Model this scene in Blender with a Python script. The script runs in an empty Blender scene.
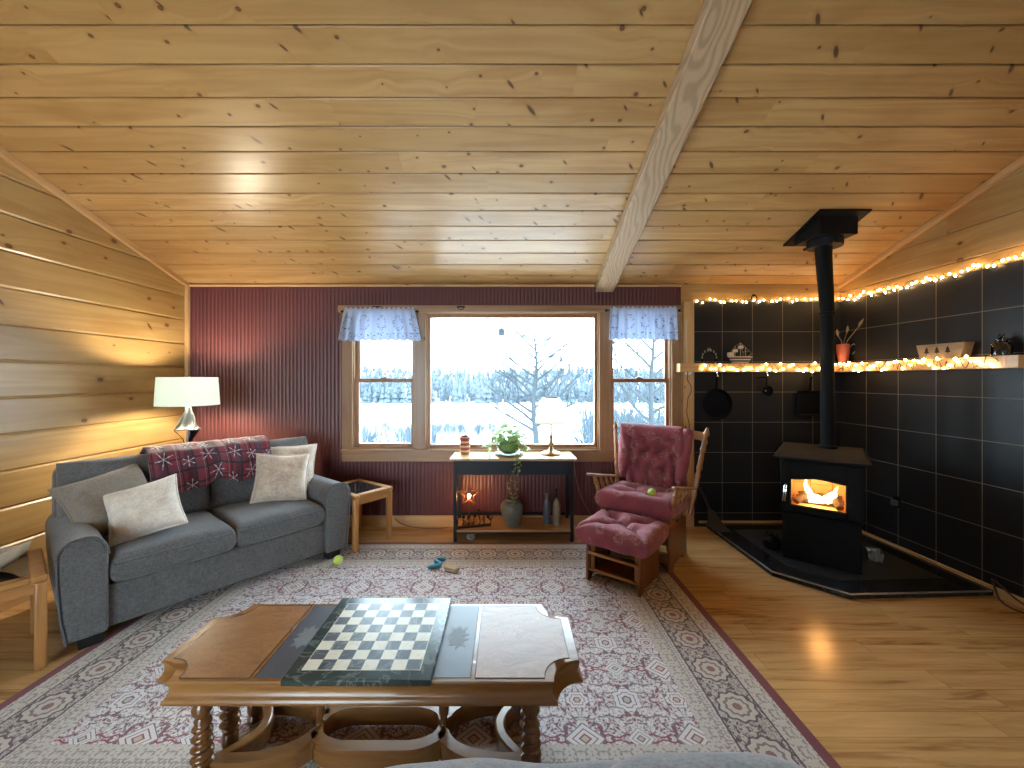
import bpy, bmesh, math, random
from mathutils import Vector, Matrix, noise as mnoise
random.seed(7)
PI = math.pi
scene = bpy.context.scene
COL = scene.collection
def sin(a): return math.sin(a)
def cos(a): return math.cos(a)
def lerp(a, b, t): return a + (b - a) * t
H = 1.49; F = 400.0
WB = 4.05          # back wall plane
WL, WR = -3.24, 3.38
YR = -3.2          # rear wall
def ceil_z(y): return 2.452 + (WB - y) * 0.3375 if y > 0 else 2.452 + WB * 0.3375 + y * 0.3375

# ------------------------------------------------------------------ shader expressions
class S:
    def __init__(s, m, k): s.m = m; s.k = k
    def _b(s, o, op, r=False):
        return s.m.math(op, o, s) if r else s.m.math(op, s, o)
    def __add__(s, o): return s._b(o, 'ADD')
    def __radd__(s, o): return s._b(o, 'ADD', True)
    def __sub__(s, o): return s._b(o, 'SUBTRACT')
    def __rsub__(s, o): return s._b(o, 'SUBTRACT', True)
    def __mul__(s, o): return s._b(o, 'MULTIPLY')
    def __rmul__(s, o): return s._b(o, 'MULTIPLY', True)
    def __truediv__(s, o): return s._b(o, 'DIVIDE')
    def __gt__(s, o): return s._b(o, 'GREATER_THAN')
    def __lt__(s, o): return s._b(o, 'LESS_THAN')
class Mat:
    def __init__(s, name):
        s.mat = bpy.data.materials.new(name); s.mat.use_nodes = True
        s.t = s.mat.node_tree; s.t.nodes.clear()
        s.out = s.t.nodes.new('ShaderNodeOutputMaterial')
    def n(s, kind): return s.t.nodes.new(kind)
    def put(s, sock, v):
        if isinstance(v, S): s.t.links.new(v.k, sock)
        elif isinstance(v, (tuple, list)):
            v = tuple(v)
            if sock.type == 'RGBA' and len(v) == 3: v = v + (1,)
            sock.default_value = v
        elif v is not None: sock.default_value = v
    def math(s, op, a, b=0.0, c=None):
        q = s.n('ShaderNodeMath'); q.operation = op
        s.put(q.inputs[0], a); s.put(q.inputs[1], b)
        if c is not None: s.put(q.inputs[2], c)
        return S(s, q.outputs[0])
    def f(s, op, a, b=0.0): return s.math(op, a, b)
    def obj(s):
        q = s.n('ShaderNodeTexCoord'); return S(s, q.outputs['Object'])
    def uv(s, name='UVMap'):
        q = s.n('ShaderNodeUVMap'); q.uv_map = name; return S(s, q.outputs[0])
    def sep(s, v):
        q = s.n('ShaderNodeSeparateXYZ'); s.put(q.inputs[0], v)
        return [S(s, o) for o in q.outputs]
    def comb(s, x, y, z=0.0):
        q = s.n('ShaderNodeCombineXYZ')
        for i, v in enumerate((x, y, z)): s.put(q.inputs[i], v)
        return S(s, q.outputs[0])
    def noise(s, v, scale=1.0, detail=3.0, rough=0.5, dist=0.0):
        q = s.n('ShaderNodeTexNoise'); s.put(q.inputs['Vector'], v)
        q.inputs['Scale'].default_value = scale; q.inputs['Detail'].default_value = detail
        q.inputs['Roughness'].default_value = rough; q.inputs['Distortion'].default_value = dist
        return S(s, q.outputs['Fac'])
    def vor(s, v, scale=1.0, dim='2D', feat='F1'):
        q = s.n('ShaderNodeTexVoronoi'); q.voronoi_dimensions = dim; q.feature = feat
        s.put(q.inputs['Vector'], v); q.inputs['Scale'].default_value = scale
        if feat == 'DISTANCE_TO_EDGE': return S(s, q.outputs['Distance']), None
        return S(s, q.outputs['Distance']), S(s, q.outputs['Color'])
    def white(s, v):
        q = s.n('ShaderNodeTexWhiteNoise'); q.noise_dimensions = '3D'; s.put(q.inputs['Vector'], v)
        return S(s, q.outputs['Value'])
    def step(s, a, b, x):
        q = s.n('ShaderNodeMapRange'); q.interpolation_type = 'SMOOTHSTEP'
        s.put(q.inputs['Value'], x)
        q.inputs['From Min'].default_value = a; q.inputs['From Max'].default_value = b
        return S(s, q.outputs[0])
    def mix(s, f, a, b):
        q = s.n('ShaderNodeMix'); q.data_type = 'RGBA'
        s.put(q.inputs[0], f); s.put(q.inputs[6], a); s.put(q.inputs[7], b)
        return S(s, q.outputs[2])
    def mul(s, a, f):
        q = s.n('ShaderNodeMix'); q.data_type = 'RGBA'; q.blend_type = 'MULTIPLY'
        q.inputs[0].default_value = 1
        s.put(q.inputs[6], a); s.put(q.inputs[7], f)
        return S(s, q.outputs[2])
    def bsdf(s, color, rough=0.5, metal=0.0, bump=None, bstr=0.3, bdist=0.005, spec=None, coat=0, coat_rough=0.1,
             sheen=0, trans=0, ior=1.45, emis=None, estr=0, sss=0, alpha=None, link=True):
        q = s.n('ShaderNodeBsdfPrincipled')
        s.put(q.inputs['Base Color'], color); s.put(q.inputs['Roughness'], rough); s.put(q.inputs['Metallic'], metal)
        if spec is not None: s.put(q.inputs['Specular IOR Level'], spec)
        q.inputs['Coat Weight'].default_value = coat; q.inputs['Coat Roughness'].default_value = coat_rough
        q.inputs['Sheen Weight'].default_value = sheen
        q.inputs['Transmission Weight'].default_value = trans; q.inputs['IOR'].default_value = ior
        if emis is not None: s.put(q.inputs['Emission Color'], emis); s.put(q.inputs['Emission Strength'], estr)
        if bump is not None:
            b = s.n('ShaderNodeBump'); b.inputs['Strength'].default_value = bstr; b.inputs['Distance'].default_value = bdist
            s.put(b.inputs['Height'], bump); s.t.links.new(b.outputs[0], q.inputs['Normal'])
        if link: s.t.links.new(q.outputs[0], s.out.inputs[0])
        return S(s, q.outputs[0])
    def shader(s, sh): s.t.links.new(sh.k, s.out.inputs[0])

def plain(name, c, rough=0.5, metal=0.0, var=0.12, scale=14, bstr=0.0, **k):
    m = Mat(name); o = m.obj()
    n = m.noise(o, scale, 4)
    lo = tuple(max(0, x * (1 - var)) for x in c); hi = tuple(min(1, x * (1 + var)) for x in c)
    m.bsdf(m.mix(n, lo, hi), rough, metal, bump=(n if bstr else None), bstr=bstr, **k)
    return m.mat
def fabric(name, c1, c2, scale=350, rough=0.9, mottled=0.5, sheen=0.3, bstr=0.5):
    m = Mat(name); o = m.obj()
    a = m.noise(o, scale, 2, 0.7); b = m.noise(o, 9, 4, 0.6); w = m.noise(o, scale * 0.35, 2)
    f = m.f('MINIMUM', m.f('MAXIMUM', (a - 0.5) * 1.6 + (b - 0.5) * mottled + (w - 0.5) * 0.9 + 0.5, 0.0), 1.0)
    m.bsdf(m.mix(f, c1, c2), rough, bump=a, bstr=bstr, bdist=0.002, sheen=sheen, spec=0.2)
    return m.mat
def wood(name, c1, c2, axis='X', rough=0.3, grain=30, coat=0.0, dark=None):
    m = Mat(name); x, y, z = m.sep(m.obj())
    d = {'X': (x, y, z), 'Y': (y, x, z), 'Z': (z, x, y)}[axis]
    wob = m.noise(m.comb(d[0] * 1.5, d[1] * 3, d[2] * 3), 1.0, 2)
    g = m.noise(m.comb(d[0] * 2.0, d[1] * grain + wob * 3, d[2] * grain), 1.0, 5, 0.6)
    b = m.noise(m.comb(d[0] * 1.3, d[1] * 5, d[2] * 5), 1.0, 2)
    f = m.step(0.3, 0.72, g * 0.65 + b * 0.35)
    m.bsdf(m.mix(f, c1, c2), rough, coat=coat, coat_rough=0.12)
    return m.mat

def pine(name, c1, c2, kc=(0.055, 0.018, 0.007), rough=0.34, kx=0.17, kw=0.15, dens=0.30, krad=0.10, spikes=0.12, coat=0.0, contrast=1.0):
    m = Mat(name); u, v, _ = m.sep(m.uv()); r1, r2, _ = m.sep(m.uv('rnd'))
    uu = u + r1 * 13.0; vv = v + r2 * 7.0
    vd, vc = m.vor(m.comb(uu / kx, vv / kw), 1.0)
    cr, cg, cb = m.sep(vc)
    on = cr < dens
    keep = on * (cg * 0.75 + 0.35) * krad + 0.0001
    near = m.f('POWER', 2.718, vd * -4.0) * on
    # short dark branch streaks running across the boards
    ca, sa = 0.62, 0.78
    p1 = uu * ca + vv * sa; p2 = vv * ca - uu * sa
    sd, sc = m.vor(m.comb(p1 / 0.34, p2 / 0.10), 1.0)
    sr, sg, sb = m.sep(sc)
    skeep = (sr < spikes) * (sg * 0.10 + 0.05) + 0.0001
    dv = near * (cb - 0.5) * 0.16
    g = m.noise(m.comb(u * 1.0 + r1 * 30.0, (v + dv) * 42, r2 * 37), 1.0, 5, 0.65)
    ring = m.noise(m.comb(u * 0.55 + r2 * 19, (v + dv) * 7.5, r1 * 19), 1.0, 2, 0.5, 0.5)
    ringl = m.f('PINGPONG', ring * 9.0, 1.0)
    b = m.noise(m.comb(u * 1.6, v * 4, r2 * 23), 1.0, 3)
    f = m.step(0.22, 0.80, g * 0.36 + ringl * 0.26 + b * 0.38)
    c = m.mix(f, c1, c2)
    c = m.mix(r1 * 0.55 * contrast, c, tuple(x * y for x, y in zip(c1, (0.66, 0.60, 0.50))))
    c = m.mix(m.step(0.52, 0.72, b) * 0.35, c, tuple(x * y for x, y in zip(c2, (0.80, 0.72, 0.6))))
    halo = m.step(0.0, 1.0, 1.0 - (vd / (keep * 2.4)))
    c = m.mix(halo * 0.55, c, tuple(x * y for x, y in zip(c2, (0.62, 0.48, 0.38))))
    shalo = m.step(0.0, 1.0, 1.0 - (sd / (skeep * 2.2)))
    c = m.mix(shalo * 0.4, c, tuple(x * y for x, y in zip(c2, (0.62, 0.48, 0.38))))
    c = m.mix(m.step(0.0, 0.5, 1.0 - (sd / skeep)) * 0.85, c, kc)
    kn = m.step(0.0, 0.35, 1.0 - (vd / keep))
    core = m.step(0.0, 0.5, 1.0 - (vd / (keep * 0.6)))
    c = m.mix(kn * 0.9, c, kc); c = m.mix(core * 0.6, c, tuple(x * 4.0 for x in kc))
    m.bsdf(c, g * 0.10 + rough - 0.05, bump=g, bstr=0.10, bdist=0.002, coat=coat, coat_rough=0.15)
    return m.mat

# ------------------------------------------------------------------ mesh builder
class MB:
    def __init__(s):
        s.bm = bmesh.new(); s.uvl = s.bm.loops.layers.uv.new('UVMap'); s.rl = s.bm.loops.layers.uv.new('rnd')
        s.mi = 0; s.M = None
    def v(s, p):
        p = Vector(p)
        if s.M is not None: p = s.M @ p
        return s.bm.verts.new(p)
    def face(s, vs, uvs=None, rnd=None):
        try: f = s.bm.faces.new(vs)
        except ValueError: return None
        f.material_index = s.mi; f.smooth = True
        if uvs:
            for l, q in zip(f.loops, uvs): l[s.uvl].uv = q
        if rnd:
            for l in f.loops: l[s.rl].uv = rnd
        return f
    def box(s, c, d, R=None, taper=None):
        x, y, z = d[0] / 2, d[1] / 2, d[2] / 2; c = Vector(c)
        vs = []
        for sz in (-1, 1):
            k = 1 if (taper is None or sz > 0) else taper
            for sx, sy in ((-1, -1), (1, -1), (1, 1), (-1, 1)):
                p = Vector((sx * x * k, sy * y * k, sz * z))
                if R is not None: p = R @ p
                vs.append(s.v(c + p))
        for q in ((3, 2, 1, 0), (4, 5, 6, 7), (0, 1, 5, 4), (1, 2, 6, 5), (2, 3, 7, 6), (3, 0, 4, 7)):
            s.face([vs[i] for i in q])
        return s
    def bb(s, a, b):
        return s.box([(a[i] + b[i]) / 2 for i in range(3)], [abs(b[i] - a[i]) for i in range(3)])
    def prism(s, poly, z0, z1, axes='XYZ'):
        # polygon in the first two axes, extruded along the third
        def P(a, b, c):
            r = [0, 0, 0]
            for ch, val in zip(axes, (a, b, c)): r['XYZ'.index(ch)] = val
            return r
        lo = [s.v(P(a, b, z0)) for a, b in poly]; hi = [s.v(P(a, b, z1)) for a, b in poly]
        n = len(poly)
        s.face(lo[::-1]); s.face(hi)
        for i in range(n): s.face([lo[i], lo[(i + 1) % n], hi[(i + 1) % n], hi[i]])
        return s
    def loft(s, loops, cap=True, closed=True):
        rows = [[s.v(p) for p in L] for L in loops]
        n = len(rows[0])
        for a, b in zip(rows, rows[1:]):
            for i in range(n if closed else n - 1):
                j = (i + 1) % n
                s.face([a[i], a[j], b[j], b[i]])
        if cap:
            s.face(rows[0][::-1]); s.face(rows[-1])
        return s
    def lathe(s, prof, c=(0, 0, 0), seg=24, fr=None, tilt=None):
        c = Vector(c); loops = []
        for i, (r, z) in enumerate(prof):
            L = []
            for k in range(seg):
                a = 2 * PI * k / seg
                rr = r if fr is None else fr(r, z, a)
                p = Vector((rr * cos(a), rr * sin(a), z))
                if tilt is not None: p = tilt @ p
                L.append(c + p)
            loops.append(L)
        return s.loft(loops)
    def tube(s, pts, r, seg=8, closed=False):
        pts = [Vector(p) for p in pts]; n = len(pts)
        rad = r if isinstance(r, (list, tuple)) else [r] * n
        loops = []; up = Vector((0, 0, 1)); prev = None
        for i in range(n):
            if closed: t = pts[(i + 1) % n] - pts[(i - 1) % n]
            else: t = pts[min(i + 1, n - 1)] - pts[max(i - 1, 0)]
            if t.length < 1e-9: t = Vector((0, 0, 1))
            t.normalize()
            if prev is None:
                a = t.cross(up)
                if a.length < 1e-3: a = t.cross(Vector((1, 0, 0)))
            else:
                a = prev - t * prev.dot(t)
                if a.length < 1e-4: a = t.cross(up)
            a.normalize(); prev = a; b = t.cross(a)
            loops.append([pts[i] + (a * cos(2 * PI * k / seg) + b * sin(2 * PI * k / seg)) * rad[i] for k in range(seg)])
        if closed: return s.loft(loops + [loops[0]], cap=False)
        return s.loft(loops)
    def ball(s, c, r, seg=12, rings=8, sc=(1, 1, 1)):
        c = Vector(c); prof = []
        loops = []
        top = s.v(c + Vector((0, 0, r * sc[2]))); bot = s.v(c - Vector((0, 0, r * sc[2])))
        rows = []
        for i in range(1, rings):
            th = PI * i / rings
            rows.append([s.v(c + Vector((r * sin(th) * cos(2 * PI * k / seg) * sc[0], r * sin(th) * sin(2 * PI * k / seg) * sc[1], r * cos(th) * sc[2]))) for k in range(seg)])
        for k in range(seg):
            j = (k + 1) % seg
            s.face([top, rows[0][k], rows[0][j]]); s.face([bot, rows[-1][j], rows[-1][k]])
        for a, b in zip(rows, rows[1:]):
            for k in range(seg):
                j = (k + 1) % seg; s.face([a[k], b[k], b[j], a[j]])
        return s
    def ribbon(s, path, w, z0, z1, closed=False):
        # flat bar following a plan path
        P = [Vector((p[0], p[1])) for p in path]; n = len(P); loops = []
        for i in range(n):
            a = P[(i - 1) % n] if (closed or i > 0) else P[i]
            b = P[(i + 1) % n] if (closed or i < n - 1) else P[i]
            t = (b - a).normalized(); nn = Vector((-t.y, t.x)) * w / 2
            l, r = P[i] + nn, P[i] - nn
            loops.append([(l.x, l.y, z0), (r.x, r.y, z0), (r.x, r.y, z1), (l.x, l.y, z1)])
        if closed: return s.loft(loops + [loops[0]], cap=False)
        return s.loft(loops)
    def grid(s, fn, nu, nv, uvfn=None, closed_u=False):
        V = [[s.v(fn(i / nu, j / nv)) for j in range(nv + 1)] for i in range(nu + 1)]
        for i in range(nu):
            for j in range(nv):
                uv = None
                if uvfn: uv = [uvfn(a / nu, b / nv) for a, b in ((i, j), (i + 1, j), (i + 1, j + 1), (i, j + 1))]
                s.face([V[i][j], V[i + 1][j], V[i + 1][j + 1], V[i][j + 1]], uv)
        return s
    def pad(s, w, d, t, nu=24, nv=24, tufts=(), depth=0.03, sig=0.05, n=8, m=2.2, pinch=0.0, wr=0.0, seed=0, crown=0.0, base=1.0, lines=()):
        # closed upholstered cushion, centre at origin, lying in XY
        def sp(q):
            q = q * 2 - 1; a = 1 - (1 - abs(q)) ** 1.9
            return math.copysign(a, q)
        top = []; bot = []
        for i in range(nu + 1):
            A = []; B = []
            for j in range(nv + 1):
                u, v = sp(i / nu), sp(j / nv)
                e = max(0.0, (1 - abs(u) ** n) * (1 - abs(v) ** n)) ** (1 / m)
                x = w / 2 * u * (1 - pinch * (1 - v * v) * abs(u)); y = d / 2 * v * (1 - pinch * (1 - u * u) * abs(v))
                h = t / 2 * e + crown * (1 - u * u) * (1 - v * v)
                q = 0
                for tx, ty in tufts:
                    r2 = (x - tx) ** 2 + (y - ty) ** 2
                    q += math.exp(-r2 / (sig * sig)) + 0.25 * math.exp(-r2 / (sig * sig * 5))
                for (x0, y0, x1, y1) in lines:
                    dx, dy = x1 - x0, y1 - y0; L2 = dx * dx + dy * dy
                    tt = max(0, min(1, ((x - x0) * dx + (y - y0) * dy) / L2))
                    dd = math.hypot(x - x0 - tt * dx, y - y0 - tt * dy)
                    q += 0.45 * math.exp(-(dd / (sig * 0.5)) ** 2)
                hh = h - depth * min(q, 1.3) * e
                if wr: hh += wr * e * (mnoise.noise((x * 9 + seed, y * 9, seed * 1.7)) + 0.5 * mnoise.noise((x * 21, y * 21 + seed, 3.1)))
                A.append(s.v((x, y, hh)))
                edge = i in (0, nu) or j in (0, nv)
                B.append(A[-1] if edge else s.v((x, y, -t / 2 * e * base + (wr * e * mnoise.noise((x * 9, y * 9, seed + 5)) if wr else 0))))
            top.append(A); bot.append(B)
        for i in range(nu):
            for j in range(nv):
                s.face([top[i][j], top[i + 1][j], top[i + 1][j + 1], top[i][j + 1]])
                q = [bot[i][j], bot[i][j + 1], bot[i + 1][j + 1], bot[i + 1][j]]
                s.face(q)
        return s
    def uvxy(s, sc=1.0):
        for f in s.bm.faces:
            for l in f.loops: l[s.uvl].uv = (l.vert.co.x * sc, l.vert.co.y * sc)
        return s

def obj(name, mb, mat, parent=None, loc=None, rot=None, bevel=0, bseg=2, sub=0, ang=38, solid=0, recalc=True):
    bm = mb.bm
    if recalc: bmesh.ops.recalc_face_normals(bm, faces=bm.faces[:])
    me = bpy.data.meshes.new(name); bm.to_mesh(me); bm.free()
    for q in (mat if isinstance(mat, (list, tuple)) else [mat]): me.materials.append(q)
    me.set_sharp_from_angle(angle=math.radians(ang))
    o = bpy.data.objects.new(name, me); COL.objects.link(o)
    if parent is not None: o.parent = parent
    if loc is not None: o.location = loc
    if rot is not None: o.rotation_euler = rot
    if solid:
        md = o.modifiers.new('solid', 'SOLIDIFY'); md.thickness = solid; md.offset = 0
    if bevel:
        md = o.modifiers.new('bevel', 'BEVEL'); md.width = bevel; md.segments = bseg; md.limit_method = 'ANGLE'; md.angle_limit = math.radians(35)
    if sub:
        md = o.modifiers.new('sub', 'SUBSURF'); md.levels = sub; md.render_levels = sub
    return o
def thing(name, label, cat, loc=(0, 0, 0), rz=0.0, group=None):
    o = bpy.data.objects.new(name, None); COL.objects.link(o)
    o.empty_display_size = 0.1; o.location = loc; o.rotation_euler = (0, 0, rz)
    o['label'] = label; o['category'] = cat
    if group: o['group'] = group
    return o
def tag(o, label, cat, group=None):
    o['label'] = label; o['category'] = cat
    if group: o['group'] = group
    return o
def struct(o):
    o['kind'] = 'structure'; return o
def dup(root, loc, rz, label, group=None):
    r = root.copy(); COL.objects.link(r); r.location = loc; r.rotation_euler = (0, 0, rz); r['label'] = label
    if group: r['group'] = group
    for ch in list(root.children):
        c = ch.copy(); COL.objects.link(c); c.parent = r
        for g in ch.children:
            d = g.copy(); COL.objects.link(d); d.parent = c
    return r
def RX(a): return Matrix.Rotation(a, 3, 'X')
def RY(a): return Matrix.Rotation(a, 3, 'Y')
def RZ(a): return Matrix.Rotation(a, 3, 'Z')
def arc(cx, cy, r, a0, a1, n=12):
    return [(cx + r * cos(lerp(a0, a1, i / n)), cy + r * sin(lerp(a0, a1, i / n))) for i in range(n + 1)]

def planks(mb, O, U, V, ulen, vlen, w, g=0.006, t=0.02, seg=(2.2, 4.2), slot=0.32, vs=None):
    O, U, V = Vector(O), Vector(U).normalized(), Vector(V).normalized(); N = V.cross(U)
    rows = []
    if vs is None:
        v = 0.0
        while v < vlen - 1e-4:
            rows.append((v, min(v + w, vlen))); v += w
    else: rows = vs
    for v0, v1 in rows:
        u = 0.0; first = True
        while u < ulen - 1e-4:
            L = random.uniform(*seg) * (random.uniform(0.4, 1) if first else 1); first = False
            u1 = min(u + L, ulen)
            if ulen - u1 < 0.5: u1 = ulen
            rnd = (random.random(), random.random()); du = random.uniform(0, 20)
            gg = min(g, (v1 - v0) * 0.3)
            sl2 = gg * slot; dp = min(t * 0.7, 0.014); sec = [(v0, -t), (v0, -dp), (v0 + sl2, -dp), (v0 + sl2, -gg * 0.7), (v0 + gg, 0), (v1 - gg, 0), (v1 - sl2, -gg * 0.7), (v1 - sl2, -dp), (v1, -dp), (v1, -t)]
            a = [mb.v(O + U * u + V * p + N * q) for p, q in sec]; b = [mb.v(O + U * u1 + V * p + N * q) for p, q in sec]
            n = len(sec)
            for i in range(n):
                j = (i + 1) % n
                mb.face([a[i], a[j], b[j], b[i]], [(u + du, sec[i][0] - v0), (u + du, sec[j][0] - v0), (u1 + du, sec[j][0] - v0), (u1 + du, sec[i][0] - v0)], rnd)
            mb.face(a[::-1], None, rnd); mb.face(b, None, rnd)
            u = u1
    return mb
def clip(mb, co, no):
    bm = mb.bm
    bmesh.ops.bisect_plane(bm, geom=bm.verts[:] + bm.edges[:] + bm.faces[:], plane_co=co, plane_no=no, clear_outer=True)
    return mb
def board(mb, a, b, axis='X'):
    """box with board uvs along its long axis"""
    i0 = 'XYZ'.index(axis); du = random.uniform(0, 20); rnd = (random.random(), random.random())
    n0 = len(mb.bm.faces)
    mb.bb(a, b); mb.bm.faces.ensure_lookup_table()
    oth = [k for k in range(3) if k != i0]
    for f in mb.bm.faces[n0:]:
        f.normal_update(); nn = [abs(c) for c in f.normal]
        k = max(range(3), key=lambda q: nn[q])
        vv = oth[0] if k == oth[1] else oth[1]
        for l in f.loops:
            l[mb.uvl].uv = (l.vert.co[i0] + du, l.vert.co[vv]); l[mb.rl].uv = rnd
    return mb

# ------------------------------------------------------------------ materials
PINE = pine('pine_ceiling', (0.52, 0.312, 0.126), (0.36, 0.184, 0.060), rough=0.33, dens=0.34, krad=0.085, spikes=0.20)
PINEW = pine('pine_wall', (0.47, 0.300, 0.118), (0.33, 0.180, 0.060), rough=0.34, kx=0.30, kw=0.20, dens=0.34, krad=0.085, spikes=0.035)
TRIM = pine('pine_trim', (0.62, 0.39, 0.18), (0.50, 0.28, 0.115), rough=0.32, kx=0.4, kw=0.2, dens=0.12, krad=0.06, spikes=0.0, contrast=0.4)
CASING = pine('window_casing_wood', (0.34, 0.200, 0.110), (0.255, 0.138, 0.070), rough=0.32, kx=0.4, kw=0.2, dens=0.16, krad=0.06, spikes=0.0, contrast=0.5)
SASH = wood('sash_wood', (0.34, 0.17, 0.075), (0.25, 0.115, 0.05), 'Z', 0.35)

def beam_mat():
    m = Mat('beam_wood'); x, y, z = m.sep(m.obj())
    w = m.noise(m.comb(x * 4, y * 0.9, z * 4), 1.0, 2)
    ring = m.f('SINE', (x * 130 + z * 90 + w * 60.0 + m.f('SINE', y * 2.3) * 2.0))
    g = m.noise(m.comb(x * 70, y * 2.2, z * 70), 1.0, 4)
    c = m.mix(m.step(-0.6, 1.0, ring) * 0.6 + g * 0.4, (0.47, 0.31, 0.175), (0.30, 0.185, 0.098))
    m.bsdf(c, 0.6, bump=g, bstr=0.15); return m.mat
BEAM = beam_mat()

def floor_mat():
    m = Mat('oak_laminate'); x, y, z = m.sep(m.obj())
    W = 0.128
    row = m.f('FLOOR', y / W); fy = m.f('FRACT', y / W)
    r = m.white(m.comb(row, 3.3, 0)); L = 1.25
    xs = x / L + r * 7.0
    pl = m.f('FLOOR', xs); fx = m.f('FRACT', xs); rr = m.white(m.comb(row, pl, 1.7))
    sub = m.f('FLOOR', fy * 2.0); r2 = m.white(m.comb(row * 2 + sub, pl, 4.7))
    px = x * 1.3 + rr * 31.0 + r2 * 11.0
    wob = m.noise(m.comb(px * 1.4, y * 5, rr * 9), 1.0, 3)
    g = m.noise(m.comb(px * 1.6, y * 46 + wob * 5, rr * 7), 1.0, 5, 0.65)
    b = m.noise(m.comb(px * 1.1, y * 11, r2 * 7), 1.0, 4, 0.6, 0.6)
    f = m.step(0.30, 0.72, g * 0.5 + b * 0.5)
    c = m.mix(f, (0.58, 0.360, 0.150), (0.33, 0.165, 0.053))
    c = m.mix(r2 * 0.35, c, (0.62, 0.38, 0.17))
    dark = m.step(0.56, 0.74, b)
    c = m.mix(dark * 0.70, c, (0.19, 0.082, 0.026))
    sd = m.f('MINIMUM', fy, 1.0 - fy) * W; se = m.f('MINIMUM', fx, 1.0 - fx) * L
    gap = 1.0 - m.step(0.0006, 0.0022, m.f('MINIMUM', sd, se))
    c = m.mix(gap * 0.6, c, (0.12, 0.05, 0.015))
    m.bsdf(c, g * 0.12 + 0.16, spec=0.38, bump=g - gap, bstr=0.06, bdist=0.002)
    return m.mat
FLOOR = floor_mat()
BURG = plain('burgundy_paint', (0.092, 0.024, 0.024), 0.40, var=0.1, scale=6)

def tile_mat():
    m = Mat('slate_tile'); u, v, _ = m.sep(m.uv())
    T = 0.3045
    a, b = u / T, v / T
    fa, fb = m.f('FRACT', a), m.f('FRACT', b)
    d = m.f('MINIMUM', m.f('MINIMUM', fa, 1.0 - fa), m.f('MINIMUM', fb, 1.0 - fb)) * T
    gr = 1.0 - m.step(0.0018, 0.0032, d)
    r = m.white(m.comb(m.f('FLOOR', a), m.f('FLOOR', b), 0.5))
    n = m.noise(m.comb(u * 7, v * 7, r * 9), 1.0, 5, 0.6)
    c = m.mix(r * 0.5 + n * 0.5, (0.0075, 0.0078, 0.0095), (0.018, 0.0175, 0.0185))
    c = m.mix(gr, c, (0.20, 0.165, 0.13))
    m.bsdf(c, gr * 0.4 + 0.42, bump=n * 0.25 - gr, bstr=0.25, bdist=0.003, spec=0.3)
    return m.mat
TILE = tile_mat()

def glass_mat(name, tint=(1, 1, 1), refl=1.0, rough=0.0):
    m = Mat(name)
    tr = m.n('ShaderNodeBsdfTransparent'); m.put(tr.inputs[0], tint)
    gl = m.n('ShaderNodeBsdfGlossy'); gl.inputs['Roughness'].default_value = rough
    fr = m.n('ShaderNodeFresnel'); fr.inputs[0].default_value = 1.45
    mx = m.n('ShaderNodeMixShader')
    m.t.links.new(m.math('MULTIPLY', S(m, fr.outputs[0]), refl).k, mx.inputs[0])
    m.t.links.new(tr.outputs[0], mx.inputs[1]); m.t.links.new(gl.outputs[0], mx.inputs[2])
    m.t.links.new(mx.outputs[0], m.out.inputs[0]); return m.mat
GLASS = glass_mat('window_glass', (0.86, 0.90, 0.91), 0.12); CLEAR = glass_mat('clear_glass', (0.97, 0.99, 0.98))

BLACK = plain('black_paint_metal', (0.005, 0.005, 0.006), 0.55, 0.0, 0.2, spec=0.2)
BLACKM = plain('stove_black', (0.0045, 0.0043, 0.0045), 0.68, 0.0, 0.25, 20, spec=0.16)
IRON = plain('cast_iron', (0.003, 0.0035, 0.006), 0.6, 0.0, 0.3, 30, spec=0.12)
NAVY = plain('navy_black_lacquer', (0.0055, 0.007, 0.012), 0.5, 0, 0.2, spec=0.35)
SILVER = plain('brushed_silver', (0.26, 0.27, 0.265), 0.36, 1.0, 0.05)
BRASS = plain('aged_brass', (0.30, 0.20, 0.11), 0.3, 0.9, 0.1)
CHROME = plain('bright_steel', (0.72, 0.72, 0.72), 0.14, 1.0, 0.03)

# ------------------------------------------------------------------ room shell
def quadbox(name, a, b, mat, bevel=0):
    return struct(obj(name, MB().bb(a, b), mat, bevel=bevel))
quadbox('floor', (WL - 0.05, YR - 0.05, -0.06), (WR + 0.05, WB + 0.05, 0), FLOOR)

# ceiling: two slopes of tongue and groove pine, ridge above the camera
sl = math.hypot(1, 0.3375)
mb = MB()
planks(mb, (WR + 0.02, WB + 0.02, ceil_z(WB + 0.02)), (-1, 0, 0), (0, -1, 0.3375), WR - WL + 0.04, (WB + 0.02) * sl, 0.1755, 0.0075, 0.02, slot=0.4)
planks(mb, (WL - 0.02, YR - 0.02, ceil_z(YR - 0.02)), (1, 0, 0), (0, 1, 0.3375), WR - WL + 0.04, (0.02 - YR) * sl, 0.1755, 0.005, 0.02)
struct(obj('ceiling', mb, PINE))

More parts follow.
